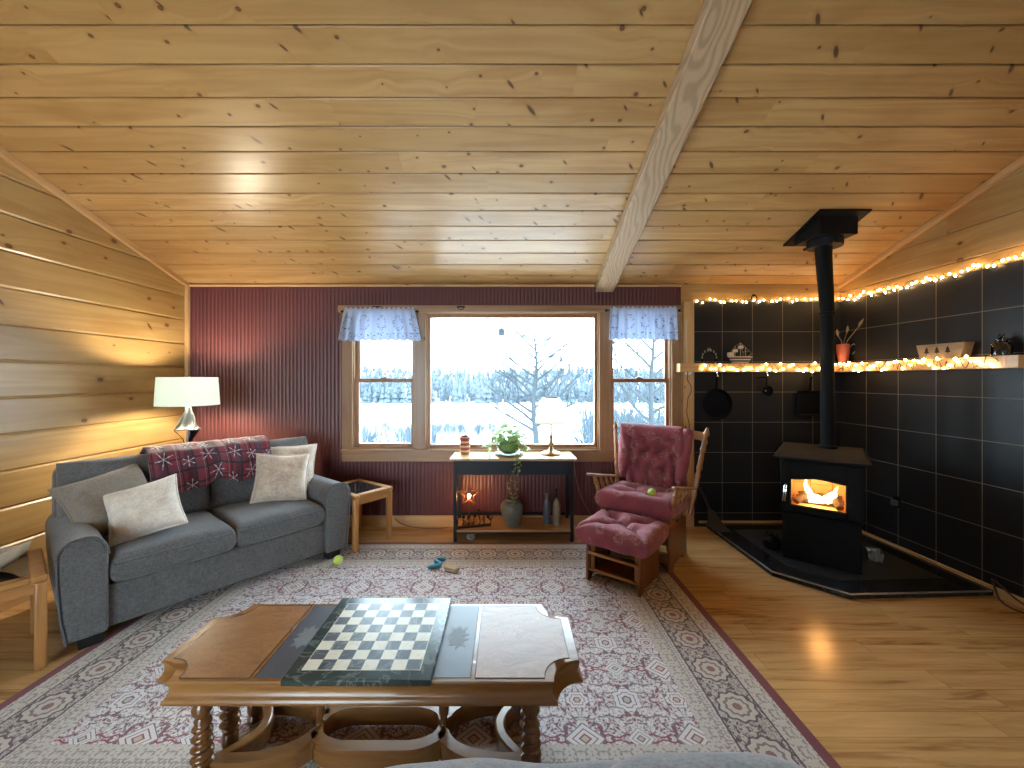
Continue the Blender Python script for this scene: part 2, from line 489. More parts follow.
# left and right walls (gable planks cut under the slopes)
def gable(mb):
    clip(mb, (0, WB, ceil_z(WB)), (0, 0.3375, 1)); clip(mb, (0, 0, ceil_z(0)), (0, -0.3375, 1)); return mb
offs = 1.49 - (391 - 379) / F * WB         # a plank joint height read off the corner
v0 = offs - math.ceil(offs / 0.2385) * 0.2385
rows = []
v = v0
while v < 3.9: rows.append((max(v, 0.0), v + 0.2385)); v += 0.2385
rows = [r for r in rows if r[1] > 0.02]
mb = planks(MB(), (WL, WB + 0.02, 0), (0, -1, 0), (0, 0, 1), WB - YR + 0.04, 0, 0, 0.013, 0.03, (3.0, 4.5), 0.12, vs=rows)
struct(obj('wall_left', gable(mb), PINEW))
rowsr = [(0, 0.19), (0.19, 0.43), (0.43, 0.67), (0.67, 0.91), (0.91, 1.15), (1.15, 1.39), (1.39, 1.63), (1.63, 1.87), (1.87, 2.11), (2.11, 2.275), (2.275, 2.37), (2.37, 2.60), (2.60, 2.85), (2.85, 3.10), (3.10, 3.35), (3.35, 3.6), (3.6, 3.85)]
mb = planks(MB(), (WR, YR - 0.02, 0), (0, 1, 0), (0, 0, 1), WB - YR + 0.04, 0, 0, 0.006, 0.03, (2.5, 4.5), vs=rowsr)
struct(obj('wall_right', gable(mb), PINEW))

# back wall: burgundy beadboard around the window opening
def X(px, d=WB): return (px - 507) / F * d
def Zp(py, d=WB): return H - (py - 379) / F * d
OX0, OX1 = X(352.5), X(671)          # opening of the three window unit
OZ0, OZ1 = Zp(449.5), Zp(312)
XB = X(681)                           # where the burgundy ends
def beads(mb, x0, x1, z0, z1):
    n = max(1, round((x1 - x0) / 0.038)); w = (x1 - x0) / n
    planks(mb, (x0, WB, z0), (0, 0, 1), (1, 0, 0), z1 - z0, x1 - x0, w, 0.0013, 0.10, (9, 9), slot=0.02)
mb = MB()
zt = ceil_z(WB) + 0.0
beads(mb, WL, OX0, 0, zt); beads(mb, OX1, XB, 0, zt); beads(mb, OX0, OX1, 0, OZ0); beads(mb, OX0, OX1, OZ1, zt)
bw = obj('wall_back', mb, BURG); struct(bw)
# pine wall behind the hearth (right part of the back wall)
mb = planks(MB(), (WR, WB, 0), (-1, 0, 0), (0, 0, 1), WR - XB, zt, 0.19, 0.005, 0.1, (4, 5), vs=[(i * 0.24, (i + 1) * 0.24) for i in range(9)] + [(2.16, 2.275), (2.275, 2.375), (2.375, zt)])
struct(obj('wall_back_pine', mb, PINEW))
# rear wall, white for more bounce; its two windows are added for fill light
RW = [(-3.0, -1.9), (-1.7, -0.5)]
RZ0, RZ1 = 0.1, 2.3
mb = MB(); zr = ceil_z(YR)
def rplank(x0, x1, z0, z1): planks(mb, (x0, YR, z0), (1, 0, 0), (0, 0, 1), x1 - x0, z1 - z0, 0.24, 0.006, 0.1, (2, 4))
rplank(WL, WR, 0, RZ0); rplank(WL, WR, RZ1, zr)
rplank(WL, RW[0][0], RZ0, RZ1); rplank(RW[0][1], RW[1][0], RZ0, RZ1); rplank(RW[1][1], WR, RZ0, RZ1)
rear = obj('wall_rear', mb, plain('white_wall_paint', (0.78, 0.78, 0.76), 0.6, var=0.03)); struct(rear)

# tiled hearth walls
def tiles(name, O, U, w, z1, uo, vo):
    mb = MB(); O = Vector(O); U = Vector(U); N = U.cross(Vector((0, 0, 1)))
    loops = []
    vs = [mb.v(O + N * q + U * a + Vector((0, 0, b))) for q in (0, 0.014) for a, b in ((0, 0), (w, 0), (w, z1), (0, z1))]
    uv = [(a + uo, b + vo) for a, b in ((0, 0), (w, 0), (w, z1), (0, z1))]
    mb.face([vs[4], vs[5], vs[6], vs[7]], uv)
    for q, t in (((0, 3, 2, 1), None), ((0, 1, 5, 4), None), ((1, 2, 6, 5), None), ((2, 3, 7, 6), None), ((3, 0, 4, 7), None)):
        mb.face([vs[i] for i in q], [(0.1, 0.1)] * 4)
    return struct(obj(name, mb, TILE))
TX0 = X(692.7)
TZ1 = 2.272
tiles('wall_hearth_back', (TX0, WB, 0), (1, 0, 0), WR - TX0, TZ1, 0.3045 - (X(721.5) - TX0), 0.3045 * 8 - TZ1)
tiles('wall_hearth_right', (WR, WB, 0), (0, -1, 0), WB - 2.60, TZ1, 0.3045 - (WB - 3.747), 0.3045 * 8 - TZ1)

# mouldings
k = [0]
def trim(mb, mat=None, bevel=0.004):
    k[0] += 1
    return struct(obj('trim_%d' % k[0], mb, mat or TRIM, bevel=bevel))
trim(board(MB(), (WL + 0.001, WB - 0.035, 0), (WL + 0.035, WB - 0.001, zt - 0.02), 'Z'))            # left corner post
trim(board(MB(), (X(683), WB - 0.03, 0.0), (TX0 + 0.002, WB - 0.001, 2.272), 'Z'))                     # post beside the tiles
trim(board(MB(), (WR - 0.022, 2.53, 0), (WR - 0.001, 2.60, 2.28), 'Z'))                               # post at the tile end
for sx, wx in ((1, WL), (-1, WR)):                                                                    # rake mouldings
    mb = MB()
    for (ya, yb) in ((WB, 0.0), (0.0, YR)):
        n0 = len(mb.bm.faces)
        p = [(ya, ceil_z(ya)), (yb, ceil_z(yb)), (yb, ceil_z(yb) - 0.05), (ya, ceil_z(ya) - 0.05)]
        board(mb, (wx + sx * 0.001, ya, 0), (wx + sx * 0.035, yb, 0.045), 'Y')
    for vtx in mb.bm.verts: vtx.co.z += ceil_z(vtx.co.y) - 0.047
    trim(mb)
trim(board(MB(), (WL + 0.03, WB - 0.022, zt - 0.03), (XB, WB - 0.001, zt - 0.008), 'X'))                 # top of burgundy wall
trim(board(MB(), (TX0 + 0.05, WB - 0.034, 0.04), (WR - 0.02, WB - 0.015, 0.062), 'X'))                  # thin strip at tile base
mb = board(MB(), (WR - 0.036, 2.5, 0.0), (WR - 0.015, WB - 0.02, 0.062), 'Y'); trim(mb)
struct(obj('baseboard_back', board(MB(), (WL + 0.036, WB - 0.02, 0), (X(683) - 0.001, WB - 0.001, 0.112), 'X'), TRIM, bevel=0.004))
struct(obj('baseboard_left', board(MB(), (WL + 0.001, YR + 0.02, 0), (WL + 0.02, WB - 0.04, 0.112), 'Y'), TRIM, bevel=0.004))
struct(obj('baseboard_right', board(MB(), (WR - 0.02, YR + 0.02, 0), (WR - 0.001, 2.5, 0.112), 'Y'), TRIM, bevel=0.004))

# ceiling beam
mb = MB()
for xx in (0,):
    a, b = 0.893, 1.077
    board(mb, (a, 0.0, -0.085), (b, WB - 0.002, 0.03), 'Y')
for vtx in mb.bm.verts: vtx.co.z += ceil_z(max(vtx.co.y, 1e-4))
trim(mb, BEAM, 0.006)

# ------------------------------------------------------------------ windows
TY = WB - 0.022
def casing(parts):
    mb = MB()
    for a, b, ax in parts: board(mb, a, b, ax)
    return trim(mb, CASING, 0.003)
Wz0, Wz1 = Zp(450.5), Zp(312.5)
CX0, CX1 = X(342.5), X(680.5)
casing([((X(338.8), TY - 0.006, Wz1), (X(681), WB, Zp(305.8)), 'X'),
        ((CX0, TY, Wz0), (X(353), WB, Wz1), 'Z'), ((X(671), TY, Wz0), (CX1, WB, Wz1), 'Z'),
        ((X(414.5), TY, Wz0), (X(426), WB, Wz1), 'Z'), ((X(599), TY, Wz0), (X(609.5), WB, Wz1), 'Z'),
        ((CX0, TY, Zp(461.3)), (CX1, WB, Wz0 - 0.005), 'X'),
        ((CX0 - 0.005, TY - 0.012, Wz0 - 0.006), (CX1 + 0.005, WB, Wz0 + 0.012), 'X')])
# mullion boxes between the units (through the wall)
for a, b in ((X(414.5), X(426)), (X(599), X(609.5))):
    trim(MB().bb((a + 0.004, WB + 0.001, OZ0), (b - 0.004, WB + 0.098, OZ1)), CASING, 0)
def frame(mb, x0, x1, z0, z1, y0, y1, l, r, b, t):
    mb.bb((x0, y0, z0), (x0 + l, y1, z1)); mb.bb((x1 - r, y0, z0), (x1, y1, z1))
    mb.bb((x0 + l, y0, z0), (x1 - r, y1, z0 + b)); mb.bb((x0 + l, y0, z1 - t), (x1 - r, y1, z1)); return mb
def window(n, x0, x1, kind):
    z0, z1 = OZ0, OZ1
    jamb = struct(obj('window_%d' % n, frame(MB(), x0, x1, z0, z1, WB + 0.001, WB + 0.098, 0.014, 0.014, 0.014, 0.014), CASING, bevel=0.002))
    a, b, c, d = x0 + 0.014, x1 - 0.014, z0 + 0.014, z1 - 0.014
    if kind == 'picture':
        obj('sash', frame(MB(), a, b, c, d, WB + 0.030, WB + 0.075, 0.03, 0.03, 0.035, 0.04), SASH, jamb, bevel=0.004)
        obj('pane', MB().bb((a + 0.025, WB + 0.05, c + 0.03), (b - 0.025, WB + 0.056, d - 0.035)), GLASS, jamb)
    else:
        zm = Zp(380.5)
        obj('lower_sash', frame(MB(), a, b, c, zm + 0.02, WB + 0.022, WB + 0.052, 0.042, 0.03, 0.045, 0.04), SASH, jamb, bevel=0.004)
        obj('upper_sash', frame(MB(), a, b, zm - 0.018, d, WB + 0.054, WB + 0.084, 0.042, 0.03, 0.036, 0.045), SASH, jamb, bevel=0.004)
        obj('pane', MB().bb((a + 0.038, WB + 0.036, c + 0.04), (b - 0.026, WB + 0.041, zm - 0.016)), GLASS, jamb)
        obj('pane', MB().bb((a + 0.038, WB + 0.067, zm + 0.014), (b - 0.026, WB + 0.072, d - 0.04)), GLASS, jamb)
        l = MB().bb(((a + b) / 2 - 0.03, WB + 0.018, zm + 0.02), ((a + b) / 2 + 0.03, WB + 0.05, zm + 0.03))
        l.lathe([(0.013, 0.03), (0.013, 0.042), (0.005, 0.046)], ((a + b) / 2, WB + 0.035, zm), 12)
        obj('sash_lock', l, BRASS, jamb, bevel=0.002)
window(1, OX0, X(414.5) + 0.004, 'double'); window(2, X(426) - 0.004, X(599) + 0.004, 'picture'); window(3, X(609.5) - 0.004, OX1, 'double')
for i, (a, b) in enumerate(RW):  # unseen windows added behind the camera to let in fill daylight
    jamb = struct(obj('window_%d' % (4 + i), frame(MB(), a, b, RZ0, RZ1, YR - 0.10, YR + 0.02, 0.05, 0.05, 0.05, 0.05), CASING, bevel=0.003))
    obj('mullion', MB().bb(((a + b) / 2 - 0.03, YR - 0.08, RZ0 + 0.05), ((a + b) / 2 + 0.03, YR - 0.02, RZ1 - 0.05)), CASING, jamb, bevel=0.003)
    for q in (0, 1):
        x0 = a + 0.05 if q == 0 else (a + b) / 2 + 0.03; x1 = (a + b) / 2 - 0.03 if q == 0 else b - 0.05
        obj('pane', MB().bb((x0, YR - 0.055, RZ0 + 0.05), (x1, YR - 0.05, RZ1 - 0.05)), CLEAR, jamb)
# eave over the back windows
trim(MB().bb((WL - 0.4, WB + 0.12, ceil_z(WB) + 0.02), (WR + 0.4, WB + 0.55, ceil_z(WB) + 0.10)), plain('eave_paint', (0.45, 0.47, 0.5), 0.6), 0)

# ------------------------------------------------------------------ camera and light
cam = bpy.data.cameras.new('camera'); co = bpy.data.objects.new('camera', cam); COL.objects.link(co)
co.location = (0, 0, H); co.rotation_euler = (PI / 2, 0, 0)
cam.sensor_width = 36; cam.sensor_fit = 'HORIZONTAL'; cam.lens = F / 1024 * 36
cam.shift_x = 5 / 1024; cam.shift_y = -5 / 1024; cam.clip_start = 0.03; cam.clip_end = 2000
scene.camera = co
w = bpy.data.worlds.new('overcast'); scene.world = w; w.use_nodes = True
nt = w.node_tree; nt.nodes.clear()
ow = nt.nodes.new('ShaderNodeOutputWorld'); bg = nt.nodes.new('ShaderNodeBackground')
bg.inputs[0].default_value = (0.73, 0.88, 1.0, 1); bg.inputs[1].default_value = 14.0
nt.links.new(bg.outputs[0], ow.inputs[0])
def light(name, kind, loc, power, color, size=0.1, rot=None, **kw):
    l = bpy.data.lights.new(name, kind); l.energy = power; l.color = color
    if kind == 'POINT': l.shadow_soft_size = size
    o = bpy.data.objects.new(name, l); COL.objects.link(o); o.location = loc
    if rot: o.rotation_euler = rot
    for a, b in kw.items(): setattr(l, a, b)
    return o
def portal(name, loc, rot, sx, sy):
    o = light(name, 'AREA', loc, 1, (1, 1, 1), rot=rot, shape='RECTANGLE', size=sx, size_y=sy)
    o.data.cycles.is_portal = True
portal('window_daylight', ((OX0 + OX1) / 2, WB + 0.11, (OZ0 + OZ1) / 2), (-PI / 2, 0, 0), OX1 - OX0, OZ1 - OZ0)
for a, b in RW: portal('added_window_portal', ((a + b) / 2, YR - 0.11, (RZ0 + RZ1) / 2), (PI / 2, 0, 0), b - a, RZ1 - RZ0)
vs_ = scene.view_settings; scene.display_settings.display_device = 'sRGB'
vs_.view_transform = 'Standard'; vs_.look = 'None'; vs_.gamma = 1; vs_.use_curve_mapping = False; vs_.exposure = 0.74
scene.cycles.use_denoising = True; scene.cycles.max_bounces = 10; scene.cycles.diffuse_bounces = 6
scene.cycles.caustics_reflective = False; scene.cycles.caustics_refractive = False
scene.cycles.transparent_max_bounces = 24
scene.cycles.sample_clamp_indirect = 8

# ================================================================== furniture
GREY = fabric('charcoal_chenille', (0.048, 0.048, 0.050), (0.165, 0.160, 0.160), 200, 0.9, 0.4, 0.25)
GREYD = fabric('dark_sofa_piping', (0.05, 0.05, 0.055), (0.13, 0.13, 0.14), 260)
FOOT = plain('black_foot', (0.012, 0.011, 0.011), 0.4)
BEIGE = fabric('beige_velvet', (0.42, 0.32, 0.235), (0.66, 0.55, 0.45), 60, 0.75, 1.1, 0.6, 0.3)
CREAM = fabric('cream_fuzzy', (0.56, 0.47, 0.38), (0.78, 0.72, 0.64), 90, 0.95, 0.9, 0.6, 0.6)
GREIGE = fabric('greige_linen', (0.17, 0.140, 0.112), (0.28, 0.240, 0.198), 200, 0.9, 0.5, 0.2)

def arm_profile(s):
    # x outwards (s), z: rounded top roll
    P = [(0.0, 0.06), (0.0, 0.50)]
    P += [(0.085 - 0.085 * cos(a), 0.50 + 0.115 * sin(a)) for a in [PI / 2 * i / 6 for i in range(1, 7)]]
    P += [(0.105 + 0.095 * sin(a), 0.525 + 0.09 * cos(a)) for a in [PI / 2 * i / 6 for i in range(0, 7)]]
    P += [(0.198, 0.40), (0.185, 0.2), (0.165, 0.06)]
    return [(s * (0.63 + a), b) for a, b in P]

sofa_c = (-2.21, 3.033, 0.0108); sofa_r = math.radians(51.5)
def make_sofa(name, label, loc, rz):
    t = thing(name, label, 'sofa', loc, rz)
    b = MB().bb((-0.64, -0.42, 0.06), (0.64, 0.40, 0.30)); obj('base', b, GREY, t, bevel=0.015)
    for s in (-1, 1):
        mb = MB(); P = arm_profile(s)
        mb.loft([[(x, y, z) for x, z in P] for y in (-0.46, -0.2, 0.1, 0.40)])
        a = obj('arm', mb, GREY, t, bevel=0.018, bseg=3, ang=50)
        q = MB().tube([(x, -0.462, z) for x, z in P[1:]], 0.006, 6); obj('piping', q, GREYD, a)
    # fixed back with softly rounded top
    mb = MB(); P = [(0.22, 0.08), (0.20, 0.60), (0.235, 0.83), (0.26, 0.875), (0.31, 0.895), (0.40, 0.895), (0.445, 0.87), (0.46, 0.82), (0.455, 0.08)]
    mb.loft([[(x, y, z) for y, z in P] for x in (-0.80, -0.4, 0, 0.4, 0.80)])
    obj('back_frame', mb, GREY, t, bevel=0.055, bseg=4, ang=50)
    for s in (-1, 1):
        mb = MB(); mb.M = Matrix.Translation((s * 0.312, -0.105, 0.382))
        mb.pad(0.622, 0.70, 0.175, 26, 26, n=14, m=3.0, crown=0.012, wr=0.004, seed=s + 3)
        c = obj('seat_cushion', mb, GREY, t, ang=60)
        zz = 0.425
        q = MB().tube([(s * 0.312 + x, y, zz) for x, y in ((-0.300, 0.2), (-0.303, -0.43), (-0.288, -0.452), (0.288, -0.452), (0.303, -0.43), (0.300, 0.2))], 0.006, 6)
        obj('piping', q, GREYD, c)
        mb = MB(); mb.M = Matrix.Translation((s * 0.39 , 0.215, 0.695)) @ Matrix.Rotation(math.radians(80), 4, 'X')
        mb.pad(0.80, 0.49, 0.20, 26, 22, n=8, m=2.4, crown=0.03, wr=0.012, seed=s + 9)
        c = obj('back_cushion', mb, GREY, t, ang=60)
    for sx in (-1, 1):
        for y in (-0.40, 0.40):
            obj('foot', MB().box((sx * 0.70, y, 0.031), (0.11, 0.09, 0.062), taper=0.85), FOOT, t, bevel=0.004)
    return t
make_sofa('sofa', 'charcoal grey two-seat sofa standing across the left corner of the room', sofa_c, sofa_r)

def Mx(loc, *rots):
    m = Matrix.Translation(loc)
    for a, ax in rots: m = m @ Matrix.Rotation(math.radians(a), 4, ax)
    return m
SM = Matrix.Translation(sofa_c) @ Matrix.Rotation(sofa_r, 4, 'Z')
def pillow(name, label, lx, ly, lz, yaw, lean, roll, w, h, t, mat, seed, tufts=()):
    mb = MB()
    mb.pad(w, h, t, 26, 26, n=4, m=2.1, pinch=0.09, wr=0.028, seed=seed, tufts=tufts, depth=0.03, sig=0.03)
    o = obj(name, mb, mat, ang=80)
    o.matrix_world = SM @ Mx((lx, ly, lz), (yaw, 'Z'), (90 - lean, 'X'), (roll, 'Z'))
    # welt along the seam
    P = []
    for u, v in [(lerp(-1, 1, i / 12), -1) for i in range(12)] + [(1, lerp(-1, 1, i / 12)) for i in range(12)] + [(lerp(1, -1, i / 12), 1) for i in range(12)] + [(-1, lerp(1, -1, i / 12)) for i in range(12)]:
        P.append((w / 2 * u * (1 - 0.09 * (1 - v * v) * abs(u)), h / 2 * v * (1 - 0.09 * (1 - u * u) * abs(v)), 0))
    obj('edge_seam', MB().tube(P, 0.008, 6, closed=True), mat, o)
    return tag(o, label, 'pillow', 'throw pillows on the sofa')
pillow('throw_pillow', 'large greige pillow leaning against the left end of the sofa back', -0.56, 0.02, 0.685, 14, 30, 12, 0.45, 0.40, 0.19, GREIGE, 1, tufts=((0, 0), (-0.12, 0.1)))
pillow('throw_pillow', 'small cream fuzzy pillow in front of the greige pillow on the sofa', -0.43, -0.17, 0.635, -22, 30, 15, 0.375, 0.35, 0.18, CREAM, 2)
pillow('throw_pillow', 'pale tan square pillow behind the velvet one at the right of the sofa', 0.535, 0.05, 0.69, -28, 16, -2, 0.45, 0.43, 0.17, BEIGE, 3)
pillow('throw_pillow', 'crushed beige velvet pillow in front at the right end of the sofa', 0.44, -0.075, 0.66, -28, 18, -4, 0.40, 0.39, 0.16, BEIGE, 4)

def plaid_mat():
    m = Mat('red_plaid_snowflakes'); u, v, _ = m.sep(m.uv())
    def band(x, per, off, w): return m.f('LESS_THAN', m.f('ABSOLUTE', m.f('FRACT', x / per + off) - 0.5), w)
    c = m.mix(band(u, 0.15, 0.0, 0.18), (0.19, 0.014, 0.028), (0.075, 0.009, 0.022))
    c = m.mix(band(v, 0.15, 0.0, 0.18) * 0.7, c, (0.09, 0.012, 0.03))
    c = m.mix(band(u, 0.075, 0.25, 0.07), c, (0.012, 0.010, 0.014)); c = m.mix(band(v, 0.075, 0.25, 0.07), c, (0.012, 0.010, 0.014))
    c = m.mix(band(u, 0.15, 0.5, 0.012), c, (0.24, 0.14, 0.14))
    cx, cy = m.f('FLOOR', u / 0.14), m.f('FLOOR', v / 0.14); r = m.white(m.comb(cx, cy, 2.0)); r2 = m.white(m.comb(cx, cy, 5.0))
    fx = (m.f('FRACT', u / 0.14) - 0.5 + (r - 0.5) * 0.4) * 0.14; fy = (m.f('FRACT', v / 0.14) - 0.5 + (r2 - 0.5) * 0.4) * 0.14
    rad = m.f('SQRT', fx * fx + fy * fy); an = m.f('ARCTAN2', fy, fx)
    arm = m.f('ABSOLUTE', m.f('SINE', an * 3.0 + r * 3.0)) * rad
    fl = (arm < 0.0045) * (rad < (r2 * 0.025 + 0.030))
    tick = (m.f('ABSOLUTE', arm - 0.008) < 0.003) * (m.f('ABSOLUTE', rad - 0.03) < 0.006)
    fl = m.f('MAXIMUM', fl, tick)
    n = m.noise(m.obj(), 300, 2)
    c = m.mix(fl * 0.8, c, (0.55, 0.48, 0.50))
    m.bsdf(m.mix(n * 0.35, c, (0.03, 0.01, 0.015)), 0.95, bump=n, bstr=0.5, bdist=0.003, sheen=0.4); return m.mat
def drape(u, v):
    x = lerp(-0.36, 0.41, u) + 0.025 * sin(v * 7 + u * 3) * (v - 0.3)
    L = v * 0.80
    path = [(0.482, 0.66), (0.482, 0.84), (0.44, 0.915), (0.33, 0.965), (0.22, 0.975), (0.125, 0.935), (0.07, 0.83), (0.05, 0.69)]
    n = len(path) - 1; q = v * n; i = min(int(q), n - 1); f = q - i
    y = lerp(path[i][0], path[i + 1][0], f); z = lerp(path[i][1], path[i + 1][1], f)
    fold = 0.006 * sin(u * 19 + v * 2) + 0.006 * mnoise.noise((u * 9, v * 7, 0))
    if v > 0.7: z -= (0.03 * sin(u * 8 + 1) + 0.015 * sin(u * 21) + 0.05 * (1 - u)) * (v - 0.7) / 0.3
    return (x, y - abs(fold) - 0.004, z + abs(fold) + 0.004)
o = obj('throw_blanket', MB().grid(drape, 60, 48, lambda u, v: (u * 0.77, v * 0.80)), plaid_mat(), solid=0.008, ang=80)
o.matrix_world = SM; tag(o, 'red plaid snowflake blanket draped over the middle of the sofa back', 'blanket')

# ------------------------------------------------------------------ end tables
OAK = wood('honey_oak', (0.46, 0.225, 0.075), (0.31, 0.135, 0.04), 'X', 0.35, 34)
OAKZ = wood('honey_oak_upright', (0.46, 0.225, 0.075), (0.31, 0.135, 0.04), 'Z', 0.35, 34)
SMOKE = plain('smoked_glass', (0.012, 0.010, 0.010), 0.06, spec=0.6)
def make_end_table(label, loc, rz):
    t = thing('end_table', label, 'table', loc, rz, 'oak end tables either side of the sofa')
    w, d, h = 0.40, 0.52, 0.485
    f = MB(); k = 0.06
    f.bb((-w / 2, -d / 2, h - 0.035), (-w / 2 + k, d / 2, h)); f.bb((w / 2 - k, -d / 2, h - 0.035), (w / 2, d / 2, h))
    f.bb((-w / 2 + k, -d / 2, h - 0.035), (w / 2 - k, -d / 2 + k, h)); f.bb((-w / 2 + k, d / 2 - k, h - 0.035), (w / 2 - k, d / 2, h))
    obj('top_frame', f, OAK, t, bevel=0.008)
    obj('glass_inset', MB().bb((-w / 2 + k - 0.004, -d / 2 + k - 0.004, h - 0.016), (w / 2 - k + 0.004, d / 2 - k + 0.004, h - 0.006)), SMOKE, t)
    a = MB()
    a.bb((-w / 2 + 0.02, -d / 2 + 0.012, h - 0.09), (w / 2 - 0.02, -d / 2 + 0.032, h - 0.034)); a.bb((-w / 2 + 0.02, d / 2 - 0.032, h - 0.09), (w / 2 - 0.02, d / 2 - 0.012, h - 0.034))
    a.bb((-w / 2 + 0.012, -d / 2 + 0.03, h - 0.09), (-w / 2 + 0.032, d / 2 - 0.03, h - 0.034)); a.bb((w / 2 - 0.032, -d / 2 + 0.03, h - 0.09), (w / 2 - 0.012, d / 2 - 0.03, h - 0.034))
    obj('apron', a, OAK, t, bevel=0.003)
    for sx in (-1, 1):
        for sy in (-1, 1):
            obj('leg', MB().bb((sx * (w / 2 - 0.002), sy * (d / 2 - 0.002), 0), (sx * (w / 2 - 0.047), sy * (d / 2 - 0.047), h - 0.034)), OAKZ, t, bevel=0.01)
    return t
W_ = Vector((0.622, 0.783, 0)); Bk = Vector((-0.783, 0.622, 0))
c = Vector((-1.34, 3.43, 0)) + W_ * 0.20 + Bk * 0.235
T2 = make_end_table('light oak end table with dark glass inset beside the right sofa arm', (-1.385, 3.70, 0.0108), math.radians(54))
c = Vector((-2.365, 2.062, 0)) - W_ * 0.20 + Bk * 0.26
T1 = dup(T2, (c.x, c.y, 0.0006), math.radians(51.5), 'oak end table holding a wooden bowl, at the left edge beside the sofa', None)
BOWLM = wood('pale_bowl_wood', (0.58, 0.47, 0.35), (0.42, 0.32, 0.22), 'X', 0.5, 20)
mb = MB(); loops = []
def boat(s, z, k): return [(s * 0.225 * cos(a), s * 0.10 * sin(a), z + k * abs(cos(a)) ** 3) for a in [2 * PI * i / 32 for i in range(32)]]
mb.loft([boat(0.45, 0.0, 0), boat(0.72, 0.022, 0.012), boat(0.93, 0.055, 0.03), boat(1.0, 0.085, 0.05), boat(0.95, 0.086, 0.05), boat(0.85, 0.052, 0.03), boat(0.6, 0.022, 0.01), boat(0.2, 0.014, 0)])
o = obj('dough_bowl', mb, BOWLM, loc=(-2.765, 2.065, 0.4862), rot=(0, 0, math.radians(20))); tag(o, 'long pale wooden dough bowl on the left end table', 'bowl')

# ------------------------------------------------------------------ corner floor lamp
def shade_mat(name, c, tr=0.5):
    m = Mat(name)
    d = m.n('ShaderNodeBsdfDiffuse'); m.put(d.inputs[0], c + (1,)); t = m.n('ShaderNodeBsdfTranslucent'); m.put(t.inputs[0], c + (1,))
    x = m.n('ShaderNodeMixShader'); x.inputs[0].default_value = tr
    m.t.links.new(d.outputs[0], x.inputs[1]); m.t.links.new(t.outputs[0], x.inputs[2]); m.t.links.new(x.outputs[0], m.out.inputs[0]); return m.mat
def emit(name, c, s):
    m = Mat(name); e = m.n('ShaderNodeEmission'); m.put(e.inputs[0], c + (1,)); e.inputs[1].default_value = s
    m.t.links.new(e.outputs[0], m.out.inputs[0]); return m.mat
SHADE = shade_mat('white_linen_shade', (0.70, 0.77, 0.75), 0.40)
LX, LY = -2.79, 3.50
t = thing('floor_lamp', 'tall silver sculptural lamp with wide white drum shade in the corner behind the sofa', 'lamp', (LX, LY, 0))
obj('base', MB().lathe([(0.001, 0), (0.15, 0), (0.15, 0.012), (0.12, 0.022), (0.02, 0.03)], seg=32), SILVER, t)
obj('pole', MB().tube([(0, 0, 0.02), (0, 0, 1.06)], 0.014, 10), SILVER, t)
# flared silver body of three curling blades
mb = MB()
def body(r, z, a): return r * (1 + 0.30 * cos(3 * (a - z * 4.0)) * min(1, max(0, (1.25 - z) / 0.14)))
mb.lathe([(0.004, 1.045), (0.078, 1.048), (0.080, 1.058), (0.058, 1.075), (0.042, 1.11), (0.034, 1.15), (0.028, 1.20), (0.023, 1.25), (0.012, 1.262)], seg=48, fr=body)
obj('blade_body', mb, SILVER, t)
mb = MB()
for q in range(3):
    a = q * 2 * PI / 3 - 0.4
    mb.tube([(0.082 * cos(a), 0.082 * sin(a), 1.058), (0.07 * cos(a + .2), 0.07 * sin(a + .2), 1.09), (0.05 * cos(a + .5), 0.05 * sin(a + .5), 1.15), (0.022 * cos(a + .8), 0.022 * sin(a + .8), 1.22)], [0.009, 0.009, 0.007, 0.003], 8)
obj('blade_edge', mb, SILVER, t)
mb = MB()
for q in range(3):   # dark undersweep of the blades
    a = q * 2 * PI / 3 - 0.25
    mb.loft([[(0.012 * cos(a + s), 0.012 * sin(a + s), 0.86) for s in (-1.2, 0, 1.2)], [(0.04 * cos(a + s), 0.04 * sin(a + s), 0.97) for s in (-.5, 0, .5)], [(0.095 * cos(a + s), 0.095 * sin(a + s), 1.043) for s in (-.35, 0, .35)]], cap=True)
obj('dark_cradle', mb, BLACK, t)
mb = MB(); sg = 64
def ring(r, z): return [(r * cos(2 * PI * i / sg), r * sin(2 * PI * i / sg), z) for i in range(sg)]
mb.loft([ring(0.228, 1.262), ring(0.215, 1.506), ring(0.2125, 1.506), ring(0.2255, 1.262), ring(0.228, 1.262)], cap=False)
sh = obj('lamp_shade', mb, SHADE, t)
mb = MB()
for q in range(3):
    a = q * 2 * PI / 3
    mb.tube([(0.0, 0.0, 1.495), (0.213 * cos(a), 0.213 * sin(a), 1.500)], 0.003, 6)
mb.tube([(0, 0, 1.25), (0, 0, 1.50)], 0.005, 8); mb.ball((0, 0, 1.512), 0.012)
obj('shade_spider', mb, SILVER, t)
obj('bulb', MB().lathe([(0.001, 1.42), (0.02, 1.415), (0.03, 1.39), (0.03, 1.37), (0.018, 1.335), (0.013, 1.32), (0.013, 1.30), (0.001, 1.30)], (0.03, 0, 0), 16), emit('lamp_bulb_glow', (1.0, 0.88, 0.66), 800), t)

